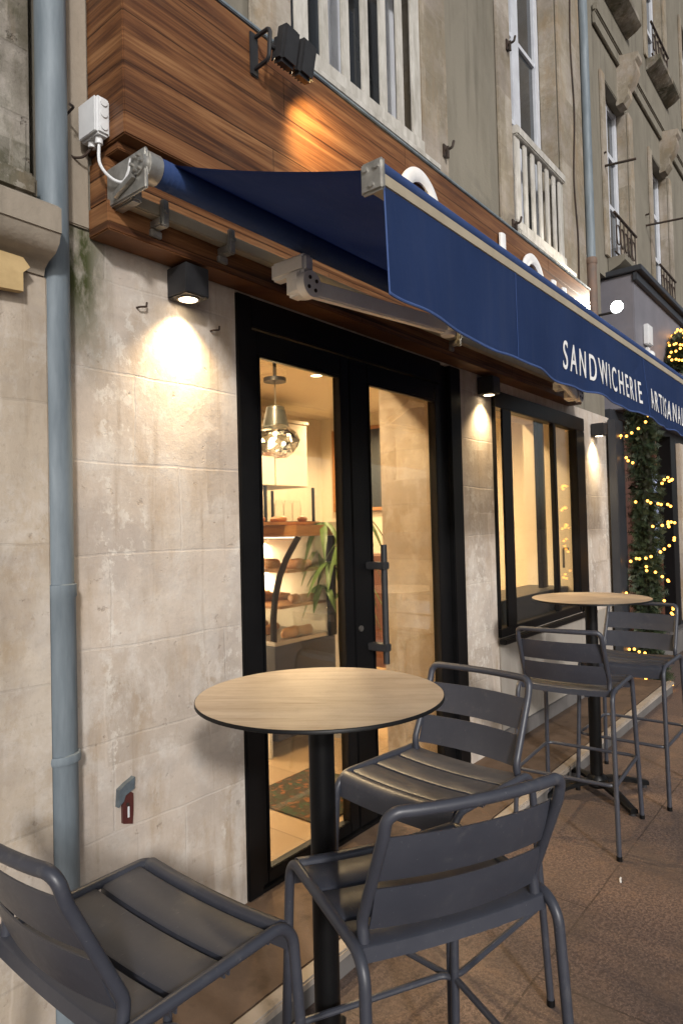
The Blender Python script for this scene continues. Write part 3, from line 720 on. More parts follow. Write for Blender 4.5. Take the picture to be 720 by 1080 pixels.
j = MB(); j.tube(curve_pts([(1.135, 1.85, 2.77), (1.13, 1.84, 2.70), (1.14, 1.80, 2.645), (1.16, 1.765, 2.625), (1.165, 1.74, 2.65), (1.17, 1.73, 2.69), (1.19, 1.71, 2.705)]), .005, 8); j.build('cable', M['white_plastic'], jb)
j = MB(); j.tube(curve_pts([(1.135, 1.89, 2.77), (1.12, 1.92, 2.745), (1.10, 1.95, 2.75), (1.085, 1.958, 2.78)]), .004, 8); j.build('cable', M['iron'], jb)

# ------------------------------------------------------------------ wall lamps
def wall_lamp(x, z0, energy, lab, y=D):
    t_ = thing('wall_lamp', lab, 'wall light', (x, y, z0), 'black cube downlights on the shop wall')
    b = MB(); b.box(x - .052, x + .052, y - .115, y - .006, z0, z0 + .108, .004); b.build('housing', M['blackmatt'], t_)
    b = MB(); b.box(x - .035, x + .035, y - .006, y, z0 + .02, z0 + .09); b.build('back_plate', M['blackmatt'], t_)
    b = MB(); b.lathe([(.001, -.003), (.033, -.003)], x, y - .06, z0, 20, False); b.build('lens', M['e_spot'], t_)
    b = MB(); b.lathe([(.034, -.0045), (.04, -.0045), (.04, -.0005), (.034, -.0005)], x, y - .06, z0, 20, False); b.build('rim', M['steel'], t_)
    lamp('lamp', 'SPOT', (x, y - .06, z0 - .006), energy, (1, .74, .42), t_, (x, y - .035, 1.6), spot_size=1.95, spot_blend=1.0, shadow_soft_size=.03)
wall_lamp(1.51, 2.385, 75, 'lit black wall lamp on the pale stone left of the entrance')
wall_lamp(3.88, 2.375, 60, 'lit black wall lamp on the narrow pillar between door and window')
wall_lamp(6.02, 2.31, 70, 'lit black wall lamp right of the side window, farthest along')

# floodlights
fl = thing('floodlight', 'black twin head floodlight on a bracket above the wooden fascia', 'floodlight', (1.67, 1.74, 3.3), 'floodlights over the fascia')
b = MB(); b.tube(fillet([(1.715, 1.752, 3.262), (1.71, 1.665, 3.262), (1.71, 1.655, 3.375), (1.72, 1.752, 3.385)], .02), .008, 8); b.box(1.692, 1.735, 1.741, 1.7495, 3.235, 3.40, .004); b.tube([(1.71, 1.66, 3.31), (1.85, 1.64, 3.31)], .009, 8); b.build('bracket', M['blackmatt'], fl)
for x in (1.765, 1.86):
    b = MB(); rm = Matrix.Translation((x, 1.625, 3.315)) @ Matrix.Rotation(math.radians(3), 4, 'Y') @ Matrix.Rotation(math.radians(10), 4, 'X')
    b.box(-.042, .042, -.026, .026, -.068, .068, .012, mat=rm)
    for k in range(5): b.box(-.034 + k * .0155, -.029 + k * .0155, .026, .04, -.055, .03, .001, mat=rm)
    hd = b.build('head', M['blackmatt'], fl)
    b = MB(); b.box(-.03, .03, .0255, .0268, -.054, -.034, mat=rm); b.build('lens', M['e_spot'], hd)
lamp('flood_lamp', 'SPOT', (1.88, 1.622, 3.262), 85, (1, .66, .26), fl, (2.25, 1.742, 3.0), spot_size=2.3, spot_blend=1.0, shadow_soft_size=.03)
f2 = thing('floodlight', 'dazzling white floodlight at the far end of the wooden fascia', 'floodlight', (5.95, 1.75, 3.4), 'floodlights over the fascia')
b = MB(); b.cyl((5.92, 1.68, 3.39), (5.98, 1.68, 3.39), .062, .04, n=24); b.build('head', M['blackmatt'], f2)
b = MB(); b.cyl((5.912, 1.68, 3.39), (5.9195, 1.68, 3.39), .05, n=24); b.build('lens', M['e_flood'], f2)
b = MB(); b.tube(fillet([(5.96, 1.68, 3.39), (6.05, 1.68, 3.39), (6.05, 1.955, 3.39)], .03), .012, 8); b.build('bracket', M['blackmatt'], f2)
lamp('flood_lamp', 'SPOT', (5.90, 1.64, 3.39), 160, (1, .9, .74), f2, (4.9, 1.70, 3.2), spot_size=1.7, spot_blend=.6, shadow_soft_size=.05)

# sign letters on the fascia (their tops show over the awning)
sg = thing('shop_sign', 'white raised script letters on the wooden fascia behind the awning', 'sign', (3.7, 1.74, 3.0))
def letter(pts, r=.037):
    m = MB(); m.tube(curve_pts(pts, 8), r, 10)
    for v in m.b.verts: v.co.y = 1.735 + (v.co.y - 1.735) * .42
    m.build('letter', M['white_letter'], sg)
def ring_pts(cx, cz, rx, rz, a0, a1, n=14):
    return [(cx + rx * math.cos(math.radians(a0 + (a1 - a0) * k / n)), 1.725, cz + rz * math.sin(math.radians(a0 + (a1 - a0) * k / n))) for k in range(n + 1)]
letter(ring_pts(2.84, 3.095, .17, .21, -20, 150) + ring_pts(2.84, 3.085, .17, .21, 165, 320))
letter([(3.78, 1.725, 3.325), (3.785, 1.725, 3.1), (3.79, 1.725, 2.95), (3.82, 1.725, 2.87), (3.87, 1.725, 2.87)])
letter(ring_pts(4.24, 3.115, .16, .19, 0, 360))
letter([(4.6, 1.725, 3.262), (4.6, 1.725, 3.0), (4.63, 1.725, 2.9), (4.7, 1.725, 2.87), (4.78, 1.725, 2.92), (4.8, 1.725, 3.0), (4.8, 1.725, 3.262)])

# small iron things on the wall
for x, z, lab in ((1.335, 2.325, 'bent rusty hook in the stone left under the wall lamp'), (1.66, 2.315, 'bent rusty hook in the stone right under the wall lamp')):
    hk = MB(); hk.tube(fillet([(x, D + .01, z), (x, D - .02, z - .002), (x + .025, D - .022, z + .004), (x + .028, D - .02, z + .02)], .004), .0035, 6)
    single(hk, 'wall_hook', M['iron'], lab, 'hook', (x, D, z), 'rusty hooks in the wall')
pk = thing('lock_plate', 'dark red iron plate with slot set low in the stone wall', 'plate', (1.262, D, .6))
b = MB(); b.prism([(1.243, .60), (1.278, .588), (1.282, .64), (1.282, .688), (1.268, .698), (1.25, .688), (1.243, .66)], D - .012, D + .004, 'y'); b.build('plate', M['redplate'], pk)
b = MB(); b.prism([(1.222, .66), (1.242, .675), (1.248, .692), (1.282, .705), (1.284, .742), (1.25, .728), (1.226, .715)], D - .02, D + .004, 'y'); b.build('broken_tile', M['bluetile'], pk)
b = MB(); b.box(1.259, 1.265, D - .0145, D - .0115, .615, .65); b.build('slot', M['white_plastic'], pk)
b = MB(); b.cyl((1.26, D - .014, .658), (1.26, D - .008, .658), .006, n=10); b.build('rivet', M['iron'], pk)

cbl = MB(); cbl.tube(curve_pts([(5.72, 1.932, 3.45), (5.74, 1.93, 4.0), (5.69, 1.932, 4.5), (5.75, 1.93, 5.1), (5.71, 1.932, 5.7), (5.74, 1.93, 6.4), (5.72, 1.932, 7.6)]), .008, 6)
single(cbl, 'cable', M['iron'], 'thin dark cable wandering down the facade right of the second window', 'cable', (5.72, D, 3.45))
for x, z, lab in ((4.40, 4.95, 'rusty shutter hook left of the second upper window, higher one'), (3.46, 3.78, 'rusty shutter hook right of the first upper window'), (4.41, 3.66, 'rusty shutter hook by the foot of the second balustrade')):
    m = MB(); m.box(x - .018, x + .018, D - .034, D - .023, z - .04, z + .04, .003); m.tube(fillet([(x, D - .03, z), (x, D - .08, z + .005), (x + .01, D - .085, z + .045)], .01), .008, 6); m.tube([(x, D - .05, z + .02), (x, D - .05, z - .05)], .009, 6)
    single(m, 'shutter_hook', M['iron'], lab, 'hook', (x, D, z), 'shutter hooks on the upper facade')
# ------------------------------------------------------------------ tables
def table(x, y, h, rot, lab):
    t_ = thing('bar_table', lab, 'table', (0, 0, 0), 'round bar tables on the pavement')
    R = .326
    b = MB(); b.lathe([(R - .002, .003), (R, .004), (R, .0115), (R - .0015, .0128)], 0, 0, h - .013, 72); edge = b.build('tabletop', M['black'], t_, angle=50)
    b = MB(); b.lathe([(.001, 0), (R - .002, 0)], 0, 0, h, 72, False); b.build('oak_surface', M['oak'], edge)
    b = MB(); b.tube([(0, 0, .09), (0, 0, h - .03)], .034, 24); b.build('column', M['black'], t_)
    b = MB(); b.box(-.11, .11, -.11, .11, h - .03, h - .0135, .004); b.build('top_plate', M['blackmatt'], t_)
    b = MB(); b.lathe([(.045, .04), (.06, .055), (.055, .09), (.04, .11)], 0, 0, 0, 24); b.build('hub', M['black'], t_)
    for k in range(4):
        a = k * PI / 2; ca, sa = math.cos(a), math.sin(a)
        m = MB(); prof = [(.03, .075, .032), (.10, .078, .03), (.19, .062, .027), (.28, .036, .024), (.325, .026, .022)]
        rings = []
        for (rr, zc, hw) in prof:
            rings.append([m.b.verts.new((rr * ca - u * hw * sa, rr * sa + u * hw * ca, zc + wv_)) for u, wv_ in ((-1, -.012), (1, -.012), (1, .006), (.6, .013), (-.6, .013), (-1, .006))])
        for A, B in zip(rings, rings[1:]):
            for q in range(6): m.f([A[q], A[(q + 1) % 6], B[(q + 1) % 6], B[q]])
        m.f(rings[0][::-1]); m.f(rings[-1])
        ft = m.build('foot', M['black'], t_)
        m = MB(); m.cyl((.305 * ca, .305 * sa, .001), (.305 * ca, .305 * sa, .016), .018, n=12); m.cyl((.305 * ca, .305 * sa, .016), (.305 * ca, .305 * sa, .03), .006, n=8); m.build('leveller', M['blackmatt'], ft)
    m = MB(); m.tube(fillet([(0, .07, h - .016), (0, .07, h - .085), (.0, .1, h - .085), (0, .1, h - .06)], .012), .007, 8)
    m.build('bag_hook', M['blackmatt'], t_)
    t_.location = (x, y, 0); t_.rotation_euler = (0, 0, math.radians(rot)); return t_
table(1.335, 1.165, 1.112, -55, 'nearer round oak topped bar table on black column in front of the door')
table(3.87, 1.30, 1.112, -38, 'farther round oak topped bar table on black cross foot below the side window')

pp = MB(); pp.tube([(2.965, .91, .004), (2.985, .918, .005), (3.0, .92, .004)], [.004, .0045, .004], 8)
single(pp, 'paper_scrap', M['white_plastic'], 'tiny white paper scrap lying on the brown paving', 'litter', (2.98, .92, 0))
# ------------------------------------------------------------------ stools
def make_stool():
    t_ = thing('bar_stool', 'x', 'bar stool', (0, 0, 0), 'anthracite metal bar stools around the tables')
    A = M['anthracite']; r = .0118
    H = .752
    for s in (-1.05, 1.05):
        b = MB()
        b.tube(fillet([(-.262, s * .232, .008), (-.215, s * .214, H - .004), (.212, s * .214, H - .004), (.255, s * .232, .008)], [0, .055, .06, 0], 8), r, 12)
        sf = b.build('side_frame', A, t_)
        for x in (-.262, .255):
            b = MB(); b.cyl((x, s * .232, 0), (x, s * .232, .02), .0135, n=12); b.build('rubber_foot', M['black'], sf)
    b = MB()   # back hoop
    bx0, bx1, bz0, bz1 = -.168, -.268, H - .006, 1.032
    hoop = fillet([(bx0, -.204, bz0), (bx0 + .005, -.204, bz0 + .04), (bx1 + .01, -.2, bz1 - .05), (bx1 - .004, -.198, bz1), (bx1 - .004, .198, bz1), (bx1 + .01, .2, bz1 - .05), (bx0 + .005, .204, bz0 + .04), (bx0, .204, bz0)], [0, .05, .1, .055, .055, .1, .05, 0], 7)
    hp = []
    for q in hoop: hp.append(V((q.x - .018 * (1 - (q.y / .2) ** 2) * max(0, (q.z - .95) / .08), q.y, q.z)))
    # densify the top rail so it can bow
    out = [hp[0]]
    for p_, q_ in zip(hp, hp[1:]):
        if (q_ - p_).length > .15:
            for k in range(1, 12):
                w_ = p_.lerp(q_, k / 12)
                if abs(p_.z - q_.z) < .02: w_.x = bx1 - .004 - .022 * (1 - (w_.y / .2) ** 2)
                out.append(w_)
        out.append(q_)
    b.tube(out, r, 12); hoop_o = b.build('back_hoop', A, t_)
    def slat_back(f0, f1):
        m = MB(); n = 14; F = []
        for th in (0, .004):
            G = []
            for k in range(n + 1):
                y = -.194 + .388 * k / n
                col_ = []
                for j in range(4):
                    f_ = f0 + (f1 - f0) * j / 3; z = bz0 + (bz1 - bz0) * f_; x = bx0 + (bx1 - bx0) * f_ + .004
                    col_.append(m.b.verts.new((x - .024 * (1 - (y / .19) ** 2) - th + (.003 if j in (0, 3) else 0), y, z)))
                G.append(col_)
            F.append(G)
        for th in (0, 1):
            for k in range(n):
                for j in range(3):
                    q = [F[th][k][j], F[th][k + 1][j], F[th][k + 1][j + 1], F[th][k][j + 1]]; m.f(q if th else q[::-1])
        for k in range(n):
            m.f([F[0][k][0], F[0][k + 1][0], F[1][k + 1][0], F[1][k][0]]); m.f([F[0][k][3], F[1][k][3], F[1][k + 1][3], F[0][k + 1][3]])
        for k in (0, n):
            m.f([F[0][k][j] for j in range(4)] + [F[1][k][j] for j in (3, 2, 1, 0)])
        m.build('back_slat', A, t_, angle=50)
    slat_back(.47, .80); slat_back(.09, .41)
    # seat: four slats across, the front one rolling down
    def seat_slat(prof):
        m = MB(); n = 12; th = .0035
        top = []; bot = []
        nr = []
        for i in range(len(prof)):
            a = V(prof[max(i - 1, 0)]); c_ = V(prof[min(i + 1, len(prof) - 1)]); d_ = (c_ - a).normalized(); nr.append(V((d_.y, -d_.x)))
        for k in range(n + 1):
            y = -.217 + .434 * k / n; sag = -.009 * (1 - (y / .217) ** 2)
            top.append([m.b.verts.new((x, y, z + sag)) for x, z in prof])
            bot.append([m.b.verts.new((x + nr[i].x * th, y, z + nr[i].y * th + sag)) for i, (x, z) in enumerate(prof)])
        L = len(prof)
        for k in range(n):
            for i in range(L - 1):
                m.f([top[k][i], top[k][i + 1], top[k + 1][i + 1], top[k + 1][i]]); m.f([bot[k][i], bot[k + 1][i], bot[k + 1][i + 1], bot[k][i + 1]])
            m.f([top[k][0], top[k + 1][0], bot[k + 1][0], bot[k][0]]); m.f([top[k][-1], bot[k][-1], bot[k + 1][-1], top[k + 1][-1]])
        for k in (0, n): m.f(top[k] + bot[k][::-1])
        m.build('seat_slat', A, t_, angle=50)
    z0 = H + .002
    lip = .03
    def flat(x0, x1, za, zb):
        return [(x0, za - lip), (x0 + .003, za - .003), (x0 + .008, za), (x1 - .008, zb), (x1 - .003, zb - .003), (x1, zb - lip)]
    seat_slat(flat(-.188, -.080, z0 - .004, z0 - .008)); seat_slat(flat(-.073, .040, z0 - .008, z0 - .006)); seat_slat(flat(.047, .155, z0 - .006, z0 - .002))
    seat_slat([(.162, z0 - lip), (.164, z0 - .004), (.168, z0 + .001), (.178, z0 + .003)] + [(.178 + .030 * math.sin(a), z0 + .003 - .030 * (1 - math.cos(a))) for a in (.25, .5, .75, 1.0, 1.25, 1.5)] + [(.209, z0 - .05), (.210, z0 - .07)])
    b = MB()
    for yy in (-.1, .1): b.box(-.18, .19, yy - .012, yy + .012, z0 - .05, z0 - .036, .003)
    b.build('seat_support', A, t_)
    b = MB(); k = .234
    b.tube(fillet([(0, -k, .325), (k + .004, -k, .325), (k + .004, k, .325), (-k - .008, k, .325), (-k - .008, -k, .325), (-.0, -k, .325)], [0, .04, .04, .04, .04, 0], 6), .0088, 10); b.build('footrest', A, t_)
    return t_
stool = make_stool()
def children(o): return [c for c in bpy.data.objects if c.parent == o]
def copy_tree(o, parent=None):
    c = o.copy(); COL.objects.link(c)
    if parent is not None: c.parent = parent
    for ch in children(o): copy_tree(ch, c)
    return c
spots = [
    (1.285, .852, 62, 'dark grey metal bar stool in the foreground centre, its back to us'),
    (.787, 1.188, 0, 'dark grey metal bar stool cut off by the left edge of the picture'),
    (1.85, 1.140, 174, 'dark grey metal bar stool facing us across the nearer table'),
    (3.40, 1.232, 4, 'dark grey metal bar stool with its back to us at the farther table'),
    (4.11, 1.160, 180, 'farthest dark grey metal bar stool, facing us behind the farther table'),
]
roots = [stool] + [copy_tree(stool) for _ in spots[1:]]
for o, (x, y, a, lab) in zip(roots, spots):
    o.location = (x, y, 0); o.rotation_euler = (0, 0, math.radians(a)); o['label'] = lab

# ------------------------------------------------------------------ inside the shop
pd = thing('pendant_lamp', 'smoked glass pendant lamp hanging inside the left door pane', 'pendant lamp', (3.17, 3.1, 2.2))
b = MB(); b.lathe([(.001, 2.535), (.075, 2.535), (.075, 2.56), (.012, 2.57), (.012, 2.88)], 3.17, 3.1, 0, 24, False); b.build('ceiling_rose', M['blackmatt'], pd)
b = MB(); b.cyl((3.17, 3.1, 2.37), (3.17, 3.1, 2.535), .005, n=8); b.build('cord', M['steel'], pd)
b = MB(); b.lathe([(.03, 2.375), (.06, 2.365), (.082, 2.27), (.09, 2.235)], 3.17, 3.1, 0, 24, False); b.build('cap', M['smoke'], pd)
b = MB()
b.lathe([(.09, 2.235), (.135, 2.20), (.158, 2.15), (.15, 2.10), (.115, 2.055), (.06, 2.035), (.004, 2.03)], 3.17, 3.1, 0, 11, False)
for v in b.b.verts:
    n_ = noise.noise(v.co * 17); d_ = V((v.co.x - 3.17, v.co.y - 3.1, v.co.z - 2.14)).normalized(); v.co += d_ * n_ * .02
b.build('globe', M['facet'], pd, smooth=False)
for q in ((3.13, 3.07, 2.18), (3.20, 3.06, 2.12), (3.16, 3.12, 2.15)):
    b = MB(); b.ball(q, .014, 8, 6); b.build('bulb', M['e_pend'], pd)
lamp('pendant_glow', 'POINT', (3.165, 3.095, 2.10), 14, WARM, pd, shadow_soft_size=.06)

cb = thing('wall_cupboard', 'cream wall cupboard behind the pendant lamp inside the shop', 'cupboard', (4.4, 4.8, 1.98))
b = MB(); b.box(3.7, 5.15, 4.6, 5.29, 1.98, 2.62, .004); b.box(3.68, 5.17, 4.58, 5.29, 2.622, 2.66, .004); b.build('carcass', M['cabinet'], cb)
for k in range(3):
    b = MB(); b.box(3.71 + k * .48, 4.175 + k * .48, 4.58, 4.598, 1.985, 2.615, .003); b.build('door', M['cabinet'], cb)
sf = thing('glass_shelf', 'black framed shelf under the cream wall cupboard', 'shelf', (4.6, 4.7, 1.6))
b = MB()
for x in (3.75, 4.55, 5.25): b.box(x - .012, x + .012, 4.6, 4.624, 1.6, 1.98); b.box(x - .012, x + .012, 5.2, 5.224, 1.6, 1.98)
b.box(3.74, 5.26, 4.6, 5.22, 1.605, 1.63); b.build('frame', M['black'], sf)
b = MB(); b.box(3.7, 5.3, 4.6, 5.29, .1, 1.6, .004); single(b, 'back_counter', M['cabinet'], 'cream back counter below the black framed shelf', 'counter', (4.5, 4.9, .1))
for k in range(5):
    x = 4.62 + .13 * k
    b = MB(); b.lathe([(.001, 1.632), (.045, 1.632), (.05, 1.68), (.05, 1.8), (.038, 1.83), (.038, 1.85)], x, 4.75, 0, 16, False)
    single(b, 'glass_jar', M['thinglass'], 'clear glass jar on the black framed shelf under the cupboard', 'jar', (x, 4.75, 1.632), 'glass jars on the shelf')

# display case: long axis into the shop, curved glass facing the entrance side
dc = thing('display_case', 'lit pastry display case with curved glass front inside the door', 'display case', (3.3, 3.6, .1))
Y0, Y1 = 3.0, 4.3
b = MB(); b.box(3.02, 3.62, Y0, Y1, .2, .80, .006); b.build('base', M['dark_panel'], dc)
b = MB(); b.box(2.98, 3.0, Y0 + .02, Y1, .1, .36, .004); b.build('kick_board', M['cabinet'], dc)
b = MB(); b.box(3.03, 3.61, Y0 + .01, Y1 - .01, .801, .83, .003); b.build('deck', M['steel'], dc)
arcp = [(3.0, .84), (3.0, .98), (3.02, 1.12), (3.065, 1.25), (3.13, 1.36), (3.205, 1.45), (3.25, 1.50)]
for yy in (Y0, Y1 - .02):
    b = MB(); pp = arcp; inner = [(x + .035, z - .012) for x, z in arcp][::-1]
    b.prism(pp + inner, yy, yy + .022, 'y'); b.build('end_frame', M['black'], dc, smooth=False)
    b = MB(); b.prism(arcp + [(3.55, 1.5), (3.55, .84)], yy + .008, yy + .012, 'y'); b.build('end_glass', M['thinglass'], dc, smooth=False)
b = MB(); b.box(3.57, 3.62, Y0, Y1, .801, 1.5, .003); b.build('back_panel', M['cream'], dc)
b = MB(); b.box(3.555, 3.625, Y0 - .012, Y0 + .02, .801, 1.498, .003); b.build('corner_post', M['black'], dc)
b = MB(); b.box(3.24, 3.62, Y0, Y1, 1.5, 1.575, .004); b.build('top', M['orange_wood'], dc)
b = MB(); b.box(3.24, 3.29, Y0 + .03, Y1 - .03, 1.488, 1.498); b.build('light_strip', M['e_case'], dc)
for lx, lz in ((3.26, 1.485), (3.16, 1.245), (3.08, 1.015)): lamp('case_lamp', 'AREA', (lx, (Y0 + Y1) / 2, lz), 34, (1, .8, .55), dc, (lx + .12, (Y0 + Y1) / 2, lz - .25), shape='RECTANGLE', size=.06, size_y=1.2)  # lower two, under the shelves, are added without fixtures to brighten the case
gl_ = MB(); prev = None
for x, z in arcp:
    cur = [gl_.b.verts.new((x, Y0 + .02, z)), gl_.b.verts.new((x, Y1 - .02, z))]
    if prev: gl_.f([prev[0], prev[1], cur[1], cur[0]])
    prev = cur
gl_.build('front_glass', M['thinglass'], dc)
sh_z = (1.03, 1.26)
for z, x0 in zip(sh_z, (3.10, 3.18)):
    b = MB(); b.box(x0, 3.56, Y0 + .03, Y1 - .03, z, z + .018, .002); b.build('shelf', M['orange_wood'], dc)
pz = [('bottom deck', .831, 3.12), ('middle shelf', 1.049, 3.17), ('top shelf', 1.279, 3.25)]
proto = None
for nm, z, x0 in pz:
    for k in range(5):
        for row in range(2):
            x = x0 + .12 + row * .16; y = Y0 + .12 + k * .22 + random.uniform(-.02, .02)
            if proto is None:
                m = MB(); cr = [(.085 * math.cos(a), .05 * math.sin(a) ** 2 - .0, .03) for a in [PI * i / 10 for i in range(11)]]
                m.tube(cr, [.012, .022, .03, .035, .04, .042, .04, .035, .03, .022, .012], 12)
                for v in m.b.verts: v.co += V((0, 0, .008 * math.sin(v.co.x * 140)));
                proto = m.build('pastry', M['bread']); o = proto
            else: o = proto.copy(); COL.objects.link(o)
            o.location = (x, y, z); o.rotation_euler = (0, 0, random.uniform(0, 6.28))
            s3 = random.uniform(.68, .98); o.scale = (s3, s3, s3)
            tag(o, 'golden pastry on the %s of the lit display case' % nm, 'pastry', 'pastries on the %s' % nm)
b = MB(); b.box(3.0, 3.6, 3.1, 4.2, 1.577, 1.60, .004)
for k in range(7): b.ball((3.1 + .07 * k, 3.2 + .1 * (k % 3), 1.62), .04, 10, 7, (1.2, .8, .6))
single(b, 'bread_tray', M['bread'], 'tray of bread rolls on top of the display case', 'tray', (3.3, 3.6, 1.577))
b = MB(); b.box(3.90, 4.02, 3.28, 3.6, .1, 1.60, .004); single(b, 'partition_panel', M['cabinet'], 'narrow cream upright panel right of the display case', 'panel', (3.96, 3.3, .1))

# chalkboard on the far wall
ck = thing('chalkboard', 'wood framed chalkboard on the back wall behind the door stiles', 'chalkboard', (6.19, 4.65, 1.78))
b = MB(); b.box(6.17, 6.195, 4.27, 5.05, 1.78, 2.68); b.build('slate', M['slate'], ck)
b = MB(); b.box(6.155, 6.197, 4.23, 4.27, 1.74, 2.72, .003); b.box(6.155, 6.197, 5.05, 5.09, 1.74, 2.72, .003); b.box(6.155, 6.197, 4.271, 5.049, 1.74, 1.78, .003); b.box(6.155, 6.197, 4.271, 5.049, 2.68, 2.72, .003); b.build('frame', M['orange_wood'], ck)
b = MB(); b.box(5.6, 6.15, 3.9, 5.2, .1, 1.25, .006); single(b, 'sideboard', M['shop_brown'], 'low red brown sideboard under the chalkboard', 'sideboard', (5.9, 4.5, .1))

# plant
pt = thing('potted_plant', 'leafy green house plant behind the meeting stiles of the door', 'plant', (3.68, 2.99, .1))
b = MB(); b.lathe([(.001, .1), (.13, .1), (.17, .42), (.165, .44), (.15, .43), (.14, .40), (.001, .40)], 3.68, 2.99, 0, 24, False); b.build('pot', M['pot'], pt)
b = MB(); b.tube(curve_pts([(3.68, 2.99, .4), (3.67, 3.0, .8), (3.69, 2.98, 1.25), (3.68, 2.99, 1.55)]), .014, 8)
lf = MB()
def leaflet(base, d, L, w, droop):
    d = V(d).normalized(); side = d.cross(V((0, 0, 1))).normalized(); P = []
    for i in range(7):
        q = i / 6; c_ = V(base) + d * L * q - V((0, 0, droop * L * q * q)); ww = w * math.sin(PI * min(.97, q * .9 + .08)) ** .8
        P.append((lf.b.verts.new(c_ + side * ww + V((0, 0, .01))), lf.b.verts.new(c_), lf.b.verts.new(c_ - side * ww + V((0, 0, .01)))))
    for A_, B_ in zip(P, P[1:]): lf.f([A_[0], B_[0], B_[1], A_[1]]); lf.f([A_[1], B_[1], B_[2], A_[2]])
random.seed(5)
for k in range(11):
    a = k * 2.4; hz = 1.0 + .055 * k; st = V((3.68, 2.99, hz)); tip = st + V((.13 * math.cos(a), .13 * math.sin(a), .09))
    b.tube([st, tip], .005, 6)
    for q in range(6):
        aa = a + (q - 2.5) * .75; leaflet(tip, (math.cos(aa), math.sin(aa), .05), random.uniform(.15, .22), .026, random.uniform(.8, 1.5))
b.build('stem', M['trunk'], pt); lf.build('foliage', M['leaf'], pt)

b = MB(); b.box(2.45, 3.02, 2.15, 2.72, .1012, .109, .003)
single(b, 'doormat', M['mat'], 'dark doormat patterned with green and orange leaves inside the door', 'mat', (2.7, 2.45, .1))

# ------------------------------------------------------------------ next shop to the right
nb = thing('neighbour_building', 'right hand building with lilac grey shop fascia and dark shopfront past the drainpipe', 'building', (8.5, D, 0))
H3 = (6.70, 7.48, 4.12, 5.95); H4 = (8.45, 9.25, 4.12, 5.95); H5 = (6.75, 7.5, 6.95, 8.6); H6 = (8.45, 9.3, 7.05, 8.7); H7 = (10.4, 11.2, 4.12, 5.95); H8 = (10.4, 11.2, 7.05, 8.7)
w = MB(); w.wall(6.41, 16, 3.905, 14, D + .004, 2.4, [H3, H4, H5, H6, H7, H8]); w.build('upper_wall', M['upper'], nb, smooth=False)
for W in (H3, H4, H5, H6, H7, H8):
    m = MB(); y0, y1 = 2.06, 2.12; mid = (W[0] + W[1]) / 2
    for a, c_ in ((W[0] + .0125, W[0] + .08), (W[1] - .08, W[1] - .0125), (mid - .05, mid + .05)): m.box(a, c_, y0, y1, W[2] + .002, W[3] - .002, .006)
    for zb in (W[2] + .002, W[2] + .7, W[2] + 1.25, W[3] - .07): m.box(W[0] + .071, W[1] - .071, y0 + .006, y1, zb, zb + .05)
    wo = m.build('window', M['white_frame'], nb); m = MB(); m.box(W[0] + .05, W[1] - .05, y0 + .03, y0 + .04, W[2] + .03, W[3] - .03); m.build('pane', M['darkglass'], wo)
    m = MB(); m.prism([(D - .002, W[2] - .14), (D - .10, W[2] - .10), (D - .16, W[2] - .055), (D - .16, W[2] - .004), (D - .002, W[2] - .004)], W[0] - .04, W[1] + .10); m.build('sill', M['rough'] if W in (H5, H6, H8) else M['upper'], nb, angle=25)
    m = MB(); cx = mid + .18; m.prism([(D + .02, W[3] - .06), (D - .05, W[3] - .05), (D - .10, W[3] + .02), (D - .10, W[3] + .1), (D - .15, W[3] + .16), (D - .19, W[3] + .26), (D - .18, W[3] + .34), (D - .21, W[3] + .37), (D - .21, W[3] + .42), (D - .002, W[3] + .46), (D + .02, W[3] + .3)], cx - .08, cx + .08); m.build('keystone', M['upper_trim'], nb, angle=25)
    for xa, xb in ((W[0] + .001, W[0] + .012), (W[1] - .012, W[1] - .001)):
        m = MB(); m.box(xa, xb, D + .008, 2.058, W[2] + .002, W[3] - .002); m.build('reveal', M['upper_trim'], nb, smooth=False)
    m = MB(); m.box(W[0] + .013, W[1] - .013, D + .008, 2.058, W[3] - .014, W[3] - .002); m.build('reveal', M['upper'], nb, smooth=False)
    m = MB()
    m.box(W[0] - .13, W[0] - .002, D - .02, D + .003, W[2], W[3], .005); m.build('window_surround', M['upper_trim'], nb)
    m = MB(); m.box(W[1] + .002, W[1] + .17, D - .02, D + .003, W[2], W[3], .005); m.build('window_surround', M['upper_trim'], nb)
    m = MB(); zr = W[2] + .45; x0, x1 = W[0] + .01, W[1] - .01
    m.tube([(x0, D - .06, zr), (x1, D - .06, zr)], .014, 8); m.tube([(x0, D - .06, W[2] + .06), (x1, D - .06, W[2] + .06)], .010, 8)
    for k in range(6):
        xa = x0 + .05 + (x1 - x0 - .1) * k / 5; m.tube([(xa, D - .06, W[2] + .06), (xa, D - .06, zr)], .006, 6)
        if k < 5:
            xm = xa + (x1 - x0 - .1) / 10
            m.tube([(xm + .055 * math.cos(t_), D - .06, W[2] + .26 + .1 * math.sin(t_)) for t_ in [i * PI / 8 for i in range(16)]], .006, 6, close=True)
    m.build('railing', M['iron'], nb)
m = MB(); m.box(6.41, 16, D - .05, D - .002, 6.42, 6.5, .012); m.box(6.41, 16, D - .03, D - .003, 6.3, 6.418, .006); m.build('string_course', M['upper'], nb)
